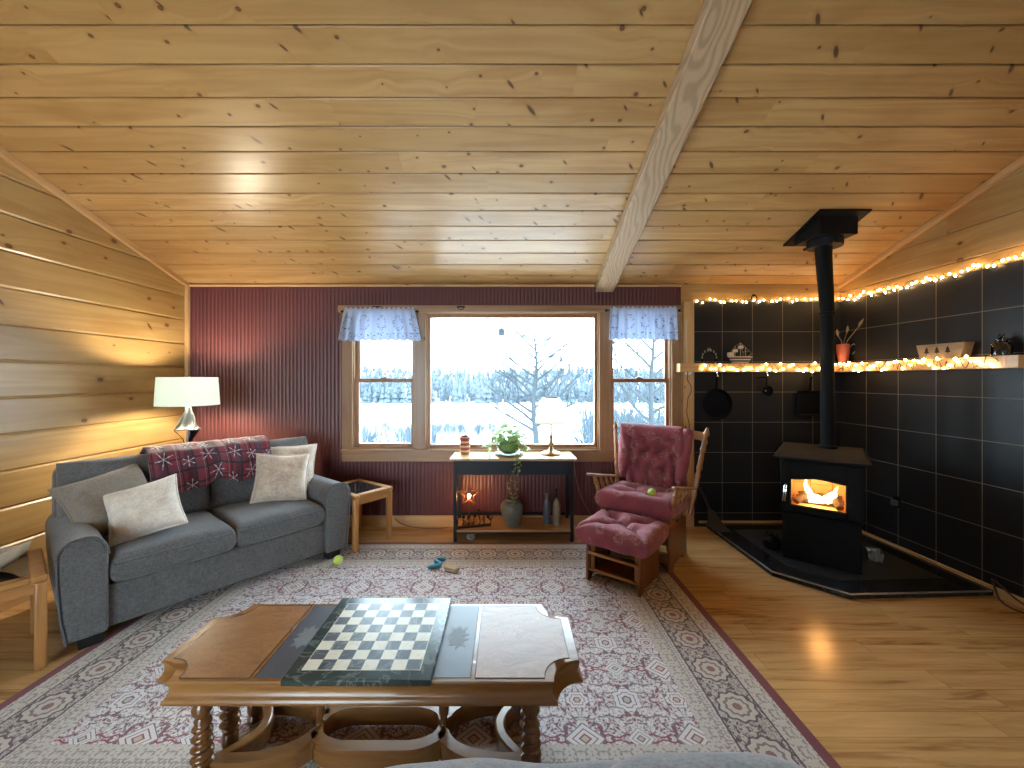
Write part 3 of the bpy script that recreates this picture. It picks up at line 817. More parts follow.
# ------------------------------------------------------------------ rug
RX0, RX1, RY0, RY1 = -2.31, 1.275, 1.165, 3.625
def rug_mat():
    m = Mat('persian_rug'); x, y, _ = m.sep(m.obj())
    hx, hy = (RX1 - RX0) / 2, (RY1 - RY0) / 2
    ab = lambda q: m.f('ABSOLUTE', q)
    fr = lambda q: m.f('FRACT', q)
    dx, dy = hx - ab(x), hy - ab(y)
    e = m.f('MINIMUM', dx, dy)
    side = dx < dy
    along = side * y + (1.0 - side) * x
    CREAMC, BUR, NAV, TAN = (0.70, 0.675, 0.67), (0.26, 0.085, 0.105), (0.15, 0.12, 0.15), (0.52, 0.45, 0.38)
    def OR(a, b): return m.f('MAXIMUM', a, b)
    fine = m.noise(m.comb(x * 260, y * 260, 0), 1.0, 1)
    # ---- field: mirrored lattice of leaf scrolls with medallions
    PX, PY = 0.46, 0.40
    u = m.f('PINGPONG', x + 0.08, PX / 2); v = m.f('PINGPONG', y - 0.05, PY / 2)
    n1 = m.noise(m.comb(u * 30, v * 30, 1.7), 1.0, 2, 0.5, 1.2)
    n2 = m.noise(m.comb(u * 58, v * 58, 6.2), 1.0, 2, 0.5, 0.5)
    n3 = m.noise(m.comb(x * 3, y * 3, 2.0), 1.0, 2)
    vd, vc = m.vor(m.comb(u * 17, v * 17, 0), 1.0, feat='DISTANCE_TO_EDGE')
    vf, vfc = m.vor(m.comb(u * 17, v * 17, 0), 1.0)
    leaf = m.step(0.435, 0.475, n1)                       # cream scrolls
    c = m.mix(leaf, BUR, CREAMC)
    c = m.mix(m.step(0.10, 0.04, vd) * 0.8, c, NAV)      # dark stems (thin)
    c = m.mix((vf < 0.17) * 0.9, c, CREAMC)
    c = m.mix((vf < 0.08), c, BUR)
    c = m.mix((ab(n1 - 0.455) < 0.014) * 0.8, c, NAV)
    c = m.mix(m.step(0.55, 0.59, n2) * 0.8, c, CREAMC)
    c = m.mix((ab(n2 - 0.44) < 0.02) * 0.8, c, (0.15, 0.05, 0.06))
    stem = (ab(v - 0.012 - 0.006 * m.f('SINE', u * 80.0)) < 0.0035)
    c = m.mix(stem, c, (0.30, 0.05, 0.065))
    # diamonds at lattice corners, rosettes at the opposite ones
    def medal(c, du, dv, s, diamond, inner):
        if diamond: r = (ab(du) + ab(dv) * 1.12) / s
        else:
            an = m.f('ARCTAN2', dv, du); r = m.f('SQRT', du * du + dv * dv) / (s * 0.82) * (1.0 + 0.10 * m.f('SINE', an * 8.0))
        c = m.mix(r < 1.0, c, NAV); c = m.mix(r < 0.94, c, CREAMC); c = m.mix(r < 0.66, c, BUR if inner else (0.20, 0.18, 0.24))
        c = m.mix(r < 0.58, c, CREAMC); c = m.mix(r < 0.34, c, NAV if not inner else (0.28, 0.09, 0.09)); c = m.mix(r < 0.22, c, TAN)
        return c
    c = medal(c, u, v, 0.085, True, True)
    c = medal(c, u - PX / 2, v - PY / 2, 0.080, False, False)
    c = medal(c, u - PX / 2, v, 0.06, True, False)
    c = medal(c, u, v - PY / 2, 0.062, False, True)
    # ---- borders
    P = 0.235
    al = fr(along / P); p = (al - 0.5) * P
    q = e - 0.235
    rr = m.f('SQRT', p * p + q * q); an = m.f('ARCTAN2', q, p)
    pet = rr * (1.0 + 0.07 * m.f('SINE', an * 10.0))
    bu = m.f('PINGPONG', along, P / 2)
    bn = m.noise(m.comb(bu * 46, e * 46, 3.0), 1.0, 2, 0.5, 1.0)
    mb_ = m.mix(m.step(0.45, 0.49, bn), (0.085, 0.068, 0.085), (0.52, 0.475, 0.42))
    mb_ = m.mix(ab(bn - 0.58) < 0.02, mb_, (0.14, 0.07, 0.08))
    mb_ = m.mix(pet < 0.086, mb_, (0.10, 0.075, 0.085)); mb_ = m.mix(pet < 0.076, mb_, (0.54, 0.49, 0.43))
    mb_ = m.mix(ab(pet - 0.048) < 0.006, mb_, (0.22, 0.16, 0.15)); mb_ = m.mix(pet < 0.02, mb_, (0.24, 0.12, 0.11))
    gn = m.noise(m.comb(m.f('PINGPONG', along, 0.045) * 70, e * 70, 9.0), 1.0, 2)
    gb = m.mix(m.step(0.50, 0.58, gn), (0.55, 0.51, 0.45), (0.20, 0.16, 0.16))
    gb = m.mix(0.22, gb, (0.62, 0.58, 0.51))
    c = m.mix(e < 0.455, c, gb)
    c = m.mix(e < 0.345, c, (0.07, 0.05, 0.06)); c = m.mix(e < 0.337, c, mb_)
    c = m.mix(e < 0.142, c, (0.07, 0.05, 0.06)); c = m.mix(e < 0.134, c, gb); c = m.mix(e < 0.048, c, (0.16, 0.022, 0.035))
    c = m.mix(fine * 0.34, c, (0.30, 0.22, 0.22))
    m.bsdf(c, 0.95, bump=fine, bstr=0.5, bdist=0.003, sheen=0.15, spec=0.15); return m.mat
o = obj('area_rug', MB().bb((-(RX1 - RX0) / 2, -(RY1 - RY0) / 2, 0), ((RX1 - RX0) / 2, (RY1 - RY0) / 2, 0.010)), rug_mat(), loc=((RX0 + RX1) / 2, (RY0 + RY1) / 2, 0.0005), bevel=0.003)
tag(o, 'large burgundy and cream persian rug covering the middle of the floor', 'rug')

# ------------------------------------------------------------------ coffee table
WAL = wood('polished_fruitwood', (0.34, 0.165, 0.052), (0.20, 0.083, 0.022), 'X', 0.26, 26, 0.3)
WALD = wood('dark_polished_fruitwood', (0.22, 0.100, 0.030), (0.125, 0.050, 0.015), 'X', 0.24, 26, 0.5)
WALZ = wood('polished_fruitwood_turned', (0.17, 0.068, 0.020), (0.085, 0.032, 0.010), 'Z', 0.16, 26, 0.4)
BURL = None
def burl_mat():
    m = Mat('burl_veneer'); x, y, z = m.sep(m.obj())
    n = m.noise(m.comb(x * 5, y * 9, 0), 1.0, 4, 0.6, 1.5); g = m.noise(m.comb(x * 6 + n * 4, y * 50 + n * 22, 0), 1.0, 4)
    m.bsdf(m.mix(m.step(0.3, 0.7, g * 0.6 + n * 0.4), (0.36, 0.165, 0.055), (0.20, 0.080, 0.024)), 0.36, coat=0.12, coat_rough=0.3); return m.mat
BURL = burl_mat()
SLATE = plain('grey_slate_inset', (0.062, 0.068, 0.082), 0.36, var=0.25, scale=8)
SLATEO = plain('pale_slate_ornament', (0.15, 0.158, 0.17), 0.55, var=0.2, scale=20)
LINE = plain('dark_stringing', (0.05, 0.022, 0.010), 0.25)
TX, TY_ = -0.505, 1.615; TH = 0.437; TZ = 0.0107
def scoop(L, D, c, r=None, n=10):
    r = r or c; P = []
    for sx, sy, a0 in ((1, 1, -PI / 2), (-1, 1, 0), (-1, -1, PI / 2), (1, -1, PI)):
        # concave quarter circle around the corner (sx*L, sy*D)
        A = [(sx * L + r * cos(a), sy * D + r * sin(a)) for a in [lerp(0, PI / 2, i / n) + {(1, 1): PI, (-1, 1): 3 * PI / 2, (-1, -1): 0, (1, -1): PI / 2}[(sx, sy)] for i in range(n + 1)]]
        P += A[::-1]
    return P
t = thing('coffee_table', 'carved wooden coffee table with scooped corners and twisted legs on the rug', 'table', (TX, TY_, TZ))
def lp(ins, z): return [(x, y, z) for x, y in scoop(0.785 - ins, 0.250 - ins, 0.105)]
mb = MB(); mb.loft([lp(0.035, TH - 0.082), lp(0.006, TH - 0.080), lp(0.0, TH - 0.072), lp(0.001, TH - 0.064), lp(0.010, TH - 0.056), lp(0.016, TH - 0.042), lp(0.017, TH - 0.026), lp(0.013, TH - 0.012), lp(0.010, TH - 0.005), lp(0.013, TH)])
obj('tabletop', mb, WAL, t, ang=50)
def fieldpoly(x0, x1, D, c):
    s = 1 if x1 > 0 else -1; xo = x1
    P = [(x0, -D)] + [(xo + s * c * cos(a) * -1, -D + c * sin(a)) for a in [lerp(0, PI / 2, i / 8) for i in range(9)]]
    Q = [(a, -b) for a, b in P][::-1]
    return P + Q
for s in (-1, 1):
    P = fieldpoly(s * 0.395, s * 0.735, 0.220, 0.10)
    obj('veneer_panel', MB().prism(P, TH - 0.002, TH + 0.0012), BURL, t)
    obj('stringing_line', MB().tube([(a, b, TH + 0.0006) for a, b in fieldpoly(s * 0.393, s * 0.737, 0.222, 0.10)], 0.0016, 6, closed=True), LINE, t)
    sl_ = obj('slate_panel', MB().bb((s * 0.375, -0.220, TH - 0.002), (s * 0.09, 0.220, TH + 0.0012)), SLATE, t)
    obj('stringing_line', MB().tube([(s * 0.377, -0.221, TH + 0.0006), (s * 0.377, 0.221, TH + 0.0006)], 0.0016, 6), LINE, t)
    O = [(0.0, 0.0), (0.02, 0.03), (0.012, 0.055), (0.035, 0.05), (0.045, 0.075), (0.06, 0.05), (0.08, 0.06), (0.07, 0.03), (0.09, 0.015), (0.065, 0.0)]
    O = [(s * (0.262 + a), b) for a, b in O + [(a, -b) for a, b in O[::-1][1:-1]]]
    obj('scroll_inlay', MB().prism(O, TH, TH + 0.0018), SLATEO, sl_)
# barley-twist legs
def twist(r, z, a): return r * (1 + 0.17 * sin(a - z * 175) * min(1, max(0, (z - 0.09) / 0.02)) * min(1, max(0, (0.26 - z) / 0.02)))
LP = [(0.001, 0.0), (0.026, 0.0), (0.030, 0.012), (0.024, 0.028), (0.029, 0.04), (0.029, 0.075), (0.022, 0.085), (0.030, 0.10)] + [(0.033 - 0.006 * i / 60, 0.10 + 0.15 * i / 60) for i in range(1, 60)] + [(0.026, 0.255), (0.020, 0.268), (0.031, 0.285), (0.033, 0.30), (0.024, 0.318), (0.020, 0.328), (0.029, 0.34), (0.031, TH - 0.08)]
lm = None
for sx in (-1, 1):
    for y in (-0.175, -0.03, 0.125):
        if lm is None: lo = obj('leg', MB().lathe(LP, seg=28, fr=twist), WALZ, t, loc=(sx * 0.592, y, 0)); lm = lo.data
        else:
            lo = bpy.data.objects.new('leg', lm); COL.objects.link(lo); lo.parent = t; lo.location = (sx * 0.592, y, 0)
for sx in (-1, 1):
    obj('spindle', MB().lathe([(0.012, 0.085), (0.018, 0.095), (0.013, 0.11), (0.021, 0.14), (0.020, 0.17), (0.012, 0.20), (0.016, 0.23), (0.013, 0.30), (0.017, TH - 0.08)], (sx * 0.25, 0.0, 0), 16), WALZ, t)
# openwork stretcher: two mirrored scrolled rails meeting at the spindles
def halfrail(s):
    P = [(-0.575, s * 0.150), (-0.50, s * 0.150)]
    P += [(-0.50 + 0.25 * sin(a) , s * (0.150 - 0.132 * (1 - cos(a)))) for a in [PI / 2 * i / 10 for i in range(1, 11)]]
    P += [(-0.25 + 0.14 * (1 - cos(a)), s * (0.018 + 0.082 * sin(a))) for a in [PI / 2 * i / 8 for i in range(2, 9)]]
    P += [(-0.06, s * 0.10)]
    return P + [(-x, y) for x, y in P[::-1]]
for s in (-1, 1):
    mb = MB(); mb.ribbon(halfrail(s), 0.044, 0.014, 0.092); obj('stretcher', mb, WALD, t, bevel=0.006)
for s in (-1, 1):
    mb = MB(); mb.ribbon([(s * 0.575, -0.150)] + [(s * (0.575 - 0.10 * sin(PI * i / 10)), lerp(-0.15, 0.15, i / 10)) for i in range(1, 10)] + [(s * 0.575, 0.150)], 0.038, 0.015, 0.091)
    obj('end_stretcher', mb, WALD, t, bevel=0.006)

# chess board
def marble(name, c1, c2, c3, rough=0.12):
    m = Mat(name); o = m.obj()
    n = m.noise(o, 14, 5, 0.65, 1.2); w = m.noise(o, 5, 3, 0.5, 2.5)
    vein = m.step(0.035, 0.0, m.f('ABSOLUTE', w - 0.5))
    c = m.mix(n, c1, c2); c = m.mix(vein * 0.55, c, c3)
    m.bsdf(c, rough); return m.mat
GMARB = marble('dark_green_marble', (0.012, 0.026, 0.024), (0.045, 0.068, 0.064), (0.20, 0.24, 0.22), 0.2)
BSQ = marble('dark_square_marble', (0.022, 0.035, 0.042), (0.085, 0.105, 0.12), (0.26, 0.28, 0.28), 0.28)
WSQ = marble('cream_square_marble', (0.70, 0.66, 0.52), (0.80, 0.78, 0.66), (0.6, 0.55, 0.42), 0.3)
t = thing('chess_board', 'dark green marble chess board lying across the middle of the coffee table', 'chess board', (-0.5125, 1.609, TZ + TH + 0.0014))
obj('slab', MB().bb((-0.255, -0.256, 0), (0.255, 0.256, 0.021)), GMARB, t, bevel=0.003)
lt, dk = MB(), MB(); s = 0.0515
for i in range(8):
    for j in range(8):
        b = lt if (i + j) % 2 == 0 else dk
        b.bb((-0.206 + i * s, -0.206 + j * s, 0.0205), (-0.206 + (i + 1) * s, -0.206 + (j + 1) * s, 0.0215))
obj('light_squares', lt, WSQ, t); obj('dark_squares', dk, BSQ, t)
obj('field_border', frame(MB(), -0.2085, 0.2085, -0.2085, 0.2085, 0.0205, 0.0213, 0.0025, 0.0025, 0.0025, 0.0025), WSQ, t).data.transform(Matrix(((1, 0, 0, 0), (0, 0, 1, 0), (0, 1, 0, 0), (0, 0, 0, 1))))

# ------------------------------------------------------------------ things lying on the rug
RZT = 0.0107
def tennis(name, loc, r, label):
    o = thing(name, label, 'ball', loc, 0.0, 'tennis balls')
    obj('felt', MB().ball((0, 0, r), r, 20, 14), fabric('tennis_felt' , (0.42, 0.55, 0.07), (0.62, 0.76, 0.16), 300), o)
    P = []
    for i in range(48):
        a = 2 * PI * i / 48; b = 0.42 * sin(2 * a) * 1.6
        p = Vector((cos(a) * cos(b), sin(a) * cos(b), sin(b))).normalized() * (r * 0.99)
        P.append((p.x, p.z, p.y + r))
    obj('seam', MB().tube(P, 0.0022, 6, closed=True), plain('seam_white', (0.7, 0.72, 0.6), 0.7), o)
tennis('tennis_ball', (X(338, 3.19), 3.19, RZT), 0.036, 'yellow green tennis ball on the rug in front of the sofa')
P = [(0.06, 0.07), (0.02, 0.078), (-0.02, 0.07), (-0.028, 0.04), (0.0, 0.015), (0.03, -0.005), (0.022, -0.035), (-0.02, -0.055), (-0.07, -0.065)]
o = obj('dog_toy', MB().tube([(a, b, 0.018) for a, b in P], [0.012, 0.018, 0.018, 0.017, 0.018, 0.018, 0.017, 0.018, 0.014], 12), plain('sky_blue_rubber', (0.05, 0.30, 0.46), 0.45), loc=(X(437, 3.15), 3.17, RZT), sub=1)
tag(o, 'bent sky blue rubber dog toy on the rug', 'dog toy')
o = obj('chew_block', MB().box((0, 0, 0.016), (0.115, 0.065, 0.032), taper=0.9), plain('tan_chew', (0.52, 0.42, 0.26), 0.7, bstr=0.3), loc=(X(452, 3.1), 3.09, RZT), rot=(0, 0, -0.5), bevel=0.007)
tag(o, 'small tan chew block on the rug beside the blue toy', 'dog chew')

# ------------------------------------------------------------------ console table
CY0, CY1 = 3.655, 4.005; CX0_, CX1_ = -0.49, 0.61; CT = 0.762
t = thing('console_table', 'navy black console table with pale wood top under the picture window', 'table', (0.06, 3.83, 0))
cx0, cx1, cy0, cy1 = CX0_ - 0.06, CX1_ - 0.06, CY0 - 3.83, CY1 - 3.83
LTOP = wood('pale_console_wood', (0.62, 0.42, 0.22), (0.46, 0.28, 0.13), 'X', 0.22, 26)
obj('tabletop', MB().bb((cx0 - 0.035, cy0 - 0.005, CT - 0.022), (cx1 + 0.03, cy1 + 0.018, CT)), LTOP, t, bevel=0.005)
a = MB(); a.bb((cx0 + 0.01, cy0 + 0.008, CT - 0.15), (cx1 - 0.01, cy0 + 0.028, CT - 0.022)); a.bb((cx0 + 0.01, cy1 - 0.028, CT - 0.15), (cx1 - 0.01, cy1 - 0.008, CT - 0.022))
a.bb((cx0 + 0.008, cy0 + 0.028, CT - 0.15), (cx0 + 0.028, cy1 - 0.028, CT - 0.022)); a.bb((cx1 - 0.028, cy0 + 0.028, CT - 0.15), (cx1 - 0.008, cy1 - 0.028, CT - 0.022))
obj('apron', a, NAVY, t, bevel=0.002)
for x in (cx0, cx1):
    for y in (cy0, cy1):
        sx = 1 if x == cx0 else -1; sy = 1 if y == cy0 else -1
        obj('leg', MB().bb((x, y, 0), (x + sx * 0.03, y + sy * 0.03, CT - 0.022)), NAVY, t, bevel=0.002)
obj('lower_shelf', MB().bb((cx0 + 0.004, cy0 + 0.004, 0.088), (cx1 - 0.004, cy1 - 0.004, 0.108)), wood('console_shelf_wood', (0.48, 0.27, 0.12), (0.34, 0.17, 0.065), 'X', 0.3), t, bevel=0.003)
b = MB(); b.bb((cx0 + 0.03, cy1 - 0.022, 0.135), (cx1 - 0.03, cy1 - 0.004, 0.16))
obj('back_rail', b, NAVY, t)
b = MB(); b.bb((cx0 + 0.004, cy0 + 0.006, 0.072), (cx1 - 0.004, cy0 + 0.02, 0.087)); obj('shelf_rail', b, NAVY, t)

def cloc(px, d, z): return (X(px, d), d, z)
# striped pot candle
t = thing('candle_jar', 'small red striped candle jar at the left end of the console top', 'candle', cloc(465, 3.90, CT))
obj('jar', MB().lathe([(0.001, 0), (0.040, 0), (0.044, 0.01), (0.050, 0.14), (0.055, 0.145), (0.055, 0.165), (0.048, 0.166), (0.045, 0.15), (0.04, 0.145), (0.001, 0.145)], seg=28), plain('terracotta_red', (0.33, 0.075, 0.045), 0.5), t)
mb = MB()
for z in (0.03, 0.075, 0.118): mb.lathe([(0.0445 + z * 0.045, z - 0.008), (0.0455 + z * 0.045, z - 0.008), (0.0455 + z * 0.045, z + 0.008), (0.0445 + z * 0.045, z + 0.008)], seg=28)
obj('cream_stripes', mb, plain('cream_stripe', (0.70, 0.50, 0.34), 0.5), t)
mb = MB()
for i in range(7):
    a = i * 0.9; mb.ball((0.022 * cos(a) * (i > 0), 0.022 * sin(a) * (i > 0), 0.165), 0.016, 8, 6)
obj('dark_filling', mb, plain('dark_dried_buds', (0.07, 0.03, 0.03), 0.8), t)

# pothos
random.seed(21)
LEAF = None
def leaf_mat():
    m = Mat('pothos_leaf'); u, v, _ = m.sep(m.uv()); r1, r2, _ = m.sep(m.uv('rnd'))
    n = m.noise(m.comb(u * 5 + r1 * 9, v * 5, r2 * 7), 1.0, 3)
    c = m.mix(r1, (0.24, 0.38, 0.11), (0.46, 0.60, 0.24)); c = m.mix(m.step(0.50, 0.60, n) * r2, c, (0.74, 0.78, 0.58))
    d = m.n('ShaderNodeBsdfTranslucent'); m.put(d.inputs[0], c); p = m.bsdf(c, 0.35, link=False)
    x = m.n('ShaderNodeMixShader'); x.inputs[0].default_value = 0.4
    m.t.links.new(p.k, x.inputs[1]); m.t.links.new(d.outputs[0], x.inputs[2]); m.t.links.new(x.outputs[0], m.out.inputs[0]); return m.mat
LEAF = leaf_mat()
def add_leaf(mb, base, dirv, up, L, Wd):
    dirv = Vector(dirv).normalized(); side = dirv.cross(Vector(up)); side = side.normalized() if side.length > 1e-4 else Vector((1, 0, 0)); nn = side.cross(dirv)
    rnd = (random.random(), random.random())
    out = [(0, 0), (0.12, 0.42), (0.35, 0.5), (0.65, 0.36), (0.88, 0.14), (1, 0)]
    mid = [mb.v(Vector(base) + dirv * (L * a) - nn * (0.25 * L * a * a)) for a, _ in out]
    for s in (-1, 1):
        e = [mid[0]] + [mb.v(Vector(base) + dirv * (L * a) + side * (s * Wd * b) + nn * (0.15 * Wd * b - 0.25 * L * a * a)) for a, b in out[1:-1]] + [mid[-1]]
        for i in range(5):
            q = [mid[i], mid[i + 1], e[i + 1], e[i]]
            uq = [(out[i][0], 0), (out[i + 1][0], 0), (out[i + 1][0], out[i + 1][1]), (out[i][0], out[i][1])]
            if i == 0: q, uq = [mid[0], mid[1], e[1]], [uq[0], uq[1], uq[2]]
            if i == 4: q, uq = [mid[4], mid[5], e[4]], [uq[0], uq[1], uq[3]]
            mb.face(q, uq, rnd)
t = thing('potted_pothos', 'trailing green pothos in a clear glass bowl on the console top', 'plant', cloc(509, 3.86, CT))
obj('saucer', MB().lathe([(0.001, 0), (0.07, 0), (0.135, 0.014), (0.137, 0.018), (0.07, 0.006), (0.001, 0.006)], seg=32), plain('white_plate', (0.72, 0.74, 0.78), 0.15), t)
obj('bowl', MB().lathe([(0.001, 0.007), (0.06, 0.007), (0.105, 0.04), (0.122, 0.085), (0.112, 0.13), (0.095, 0.155), (0.092, 0.155), (0.107, 0.13), (0.116, 0.085), (0.10, 0.044), (0.058, 0.012), (0.001, 0.012)], seg=32), glass_mat('bowl_glass', (0.90, 0.97, 0.90), 0.7), t)
obj('moss', MB().lathe([(0.001, 0.013), (0.055, 0.013), (0.098, 0.046), (0.112, 0.085), (0.103, 0.125), (0.001, 0.13)], seg=24), plain('moss_soil', (0.30, 0.36, 0.14), 0.9, var=0.5, scale=60), t)
fo = MB(); st = MB()
for i in range(120):
    a = random.uniform(0, 2 * PI); r = random.uniform(0.01, 0.13); r *= 1.15; hgt = 0.13 + random.uniform(0.0, 0.22) * (1 - r / 0.21)
    b = Vector((r * cos(a), r * sin(a), hgt)); add_leaf(fo, b, (cos(a) + random.uniform(-.4, .4), sin(a) + random.uniform(-.4, .4), random.uniform(-0.5, 0.7)), (0, 0, 1), random.uniform(0.06, 0.10), random.uniform(0.05, 0.08))
    if i % 3 == 0: st.tube([(0.3 * r * cos(a), 0.3 * r * sin(a), 0.11), (0.7 * r * cos(a), 0.7 * r * sin(a), 0.12 + (hgt - .12) * .7), b], 0.0018, 5)
def vine(P, n, L):
    P = [Vector(p) for p in P]; st.tube(P, 0.0022, 5)
    for i in range(n):
        q = (i + 0.5) / n * (len(P) - 1); k = min(int(q), len(P) - 2); p = P[k].lerp(P[k + 1], q - k)
        add_leaf(fo, p, (random.uniform(-1, 1), random.uniform(-1, 0.2), random.uniform(-.6, .3)), (0, 0, 1), L * random.uniform(.8, 1.2), L * 0.8)
vine([(-0.06, -0.03, 0.15), (-0.14, -0.03, 0.17), (-0.20, -0.02, 0.11), (-0.245, -0.02, 0.07)], 12, 0.05)
vine([(-0.05, 0.02, 0.14), (-0.15, 0.03, 0.12), (-0.21, 0.03, 0.04)], 9, 0.05)
vine([(0.07, -0.03, 0.14), (0.13, -0.06, 0.10), (0.17, -0.08, 0.05)], 8, 0.05)
vine([(0.06, 0.02, 0.15), (0.14, 0.03, 0.12), (0.18, 0.02, 0.06)], 7, 0.045)
vine([(0.05, -0.08, 0.15), (0.10, -0.17, 0.10), (0.105, -0.235, 0.02), (0.10, -0.245, -0.06), (0.07, -0.24, -0.15), (0.05, -0.235, -0.25), (0.07, -0.24, -0.33), (0.03, -0.235, -0.42)], 24, 0.036)
vine([(0.05, -0.08, 0.15), (0.08, -0.17, 0.08), (0.07, -0.235, 0.015), (0.055, -0.24, -0.10), (-0.02, -0.235, -0.22), (0.02, -0.235, -0.36)], 17, 0.034)
obj('foliage', fo, LEAF, t, recalc=False); obj('stems', st, plain('green_stem', (0.16, 0.24, 0.07), 0.6), t)

# table lamp
t = thing('table_lamp', 'lit table lamp with cream dome shade and bronze stem at the right of the console', 'lamp', cloc(551, 3.885, CT))
obj('base', MB().lathe([(0.001, 0), (0.098, 0), (0.102, 0.008), (0.09, 0.02), (0.05, 0.028), (0.028, 0.04), (0.02, 0.055), (0.016, 0.07), (0.024, 0.08), (0.026, 0.10), (0.017, 0.125), (0.014, 0.15), (0.019, 0.17), (0.012, 0.185), (0.011, 0.31), (0.018, 0.325), (0.010, 0.34), (0.010, 0.40)], seg=28), BRASS, t)
def dome(r, z, a): return r * (1 + 0.012 * cos(8 * a))
obj('lamp_shade', MB().lathe([(0.142, 0.305), (0.146, 0.312), (0.145, 0.34), (0.138, 0.40), (0.125, 0.46), (0.105, 0.51), (0.08, 0.545), (0.077, 0.543), (0.102, 0.507), (0.122, 0.458), (0.135, 0.398), (0.142, 0.34)], seg=64, fr=dome), shade_mat('cream_shade', (0.93, 0.91, 0.84), 0.72), t)
obj('bulb', MB().lathe([(0.001, 0.395), (0.012, 0.40), (0.013, 0.46), (0.028, 0.490), (0.026, 0.515), (0.001, 0.53)], seg=16), emit('table_bulb_glow', (1.0, 0.86, 0.64), 1000), t)
obj('shade_trim', MB().lathe([(0.1425, 0.300), (0.148, 0.300), (0.148, 0.312), (0.1425, 0.312)], seg=64, fr=dome), plain('yellow_trim', (0.62, 0.46, 0.10), 0.6), t)
obj('finial', MB().lathe([(0.0765, 0.542), (0.082, 0.542), (0.082, 0.551), (0.0765, 0.551), (0.0765, 0.542)], seg=28).tube([(-0.079, 0, 0.547), (0.079, 0, 0.547)], 0.002, 6).tube([(0, 0, 0.528), (0, 0, 0.570)], 0.0025, 6).ball((0, 0, 0.573), 0.006), plain('tan_cap', (0.45, 0.30, 0.18), 0.5), t)

# on the shelf of the console
SZ = 0.1085
t = thing('star_lamp', 'lit rustic metal star lamp on the console shelf', 'lamp', (X(469, 3.79), 3.79, SZ))
mb = MB(); R1, R2 = 0.108, 0.046
P = [((R1 if i % 2 == 0 else R2) * sin(PI * i / 5), (R1 if i % 2 == 0 else R2) * cos(PI * i / 5)) for i in range(10)]
for y in (-0.016, 0.016): mb.tube([(a, y, 0.285 + b) for a, b in P], 0.0055, 6, closed=True)
for a, b in P: mb.tube([(a, -0.016, 0.285 + b), (a, 0.016, 0.285 + b)], 0.003, 6)
RUST = plain('rusted_metal', (0.16, 0.065, 0.03), 0.6, 0.4, 0.3, 30)
obj('star_frame', mb, RUST, t)
obj('stand', MB().lathe([(0.001, 0), (0.05, 0), (0.05, 0.008), (0.008, 0.014), (0.005, 0.02), (0.005, 0.245)], seg=20), RUST, t)
obj('bulb', MB().ball((0, 0, 0.272), 0.014, 14, 10, (1, 1, 1.35)), emit('star_bulb_glow', (1.0, 0.52, 0.20), 260), t)
t = thing('candle_holder', 'dark twig-like metal candle holder beside the star lamp', 'candle holder', (X(475, 3.73), 3.735, SZ), math.radians(14))
mb = MB(); mb.bb((-0.19, -0.018, 0), (0.15, 0.018, 0.018)); obj('base_bar', mb, plain('black_twig_metal', (0.014, 0.010, 0.010), 0.5, 0.3), t, bevel=0.004)
random.seed(5)
for i in range(7):
    x = -0.17 + i * 0.052; mb = MB(); hh = random.uniform(0.07, 0.15)
    mb.tube([(x, 0, 0.015), (x + random.uniform(-.015, .015), 0.01, 0.04), (x + random.uniform(-.02, .02), -0.004, hh)], [0.006, 0.005, 0.004], 6)
    mb.lathe([(0.001, 0), (0.013, 0.002), (0.015, 0.022), (0.012, 0.022), (0.010, 0.006), (0.001, 0.006)], (mb.bm.verts[:][-1].co.x, -0.004, hh), 12)
    for q in range(3):
        z = random.uniform(.03, hh); mb.tube([(x, 0, z), (x + random.uniform(-.035, .035), random.uniform(-.02, .02), z + .025), (x + random.uniform(-.04, .04), random.uniform(-.02, .02), z + .05)], [0.003, 0.0025, 0.0015], 5)
    obj('twig_cup', mb, bpy.data.materials['black_twig_metal'], t)
CER = plain('mottled_green_stoneware', (0.115, 0.11, 0.085), 0.4, var=0.5, scale=25)
o = obj('vase', MB().lathe([(0.001, 0), (0.058, 0), (0.066, 0.01), (0.095, 0.10), (0.110, 0.165), (0.106, 0.20), (0.085, 0.228), (0.056, 0.240), (0.052, 0.252), (0.058, 0.256), (0.048, 0.256), (0.045, 0.24), (0.05, 0.2), (0.001, 0.19)], seg=40), CER, loc=(X(512, 3.77), 3.77, SZ)); tag(o, 'squat grey green stoneware vase in the middle of the console shelf', 'vase')
o = obj('bottle', MB().lathe([(0.001, 0), (0.034, 0), (0.036, 0.006), (0.035, 0.16), (0.028, 0.20), (0.016, 0.235), (0.014, 0.27), (0.024, 0.285), (0.025, 0.292), (0.012, 0.292), (0.010, 0.26), (0.001, 0.25)], seg=28), plain('slate_blue_glaze', (0.075, 0.085, 0.10), 0.3, var=0.3), loc=(X(547, 3.83), 3.83, SZ)); tag(o, 'slim slate blue bottle with flared lip on the console shelf', 'bottle', 'bottles on the console shelf')
t = thing('bottle', 'brown mottled bottle with a dark stopper on the console shelf', 'bottle', (X(556.5, 3.77), 3.77, SZ), 0.0, 'bottles on the console shelf')
obj('body', MB().lathe([(0.001, 0), (0.030, 0), (0.034, 0.008), (0.037, 0.10), (0.035, 0.20), (0.026, 0.232), (0.013, 0.245), (0.012, 0.262), (0.001, 0.262)], seg=28), plain('mottled_brown_glaze', (0.25, 0.19, 0.13), 0.35, var=0.75, scale=45), t)
obj('stopper', MB().lathe([(0.010, 0.255), (0.012, 0.285), (0.006, 0.295), (0.005, 0.32), (0.011, 0.333), (0.008, 0.345), (0.001, 0.347)], seg=16), BLACK, t)
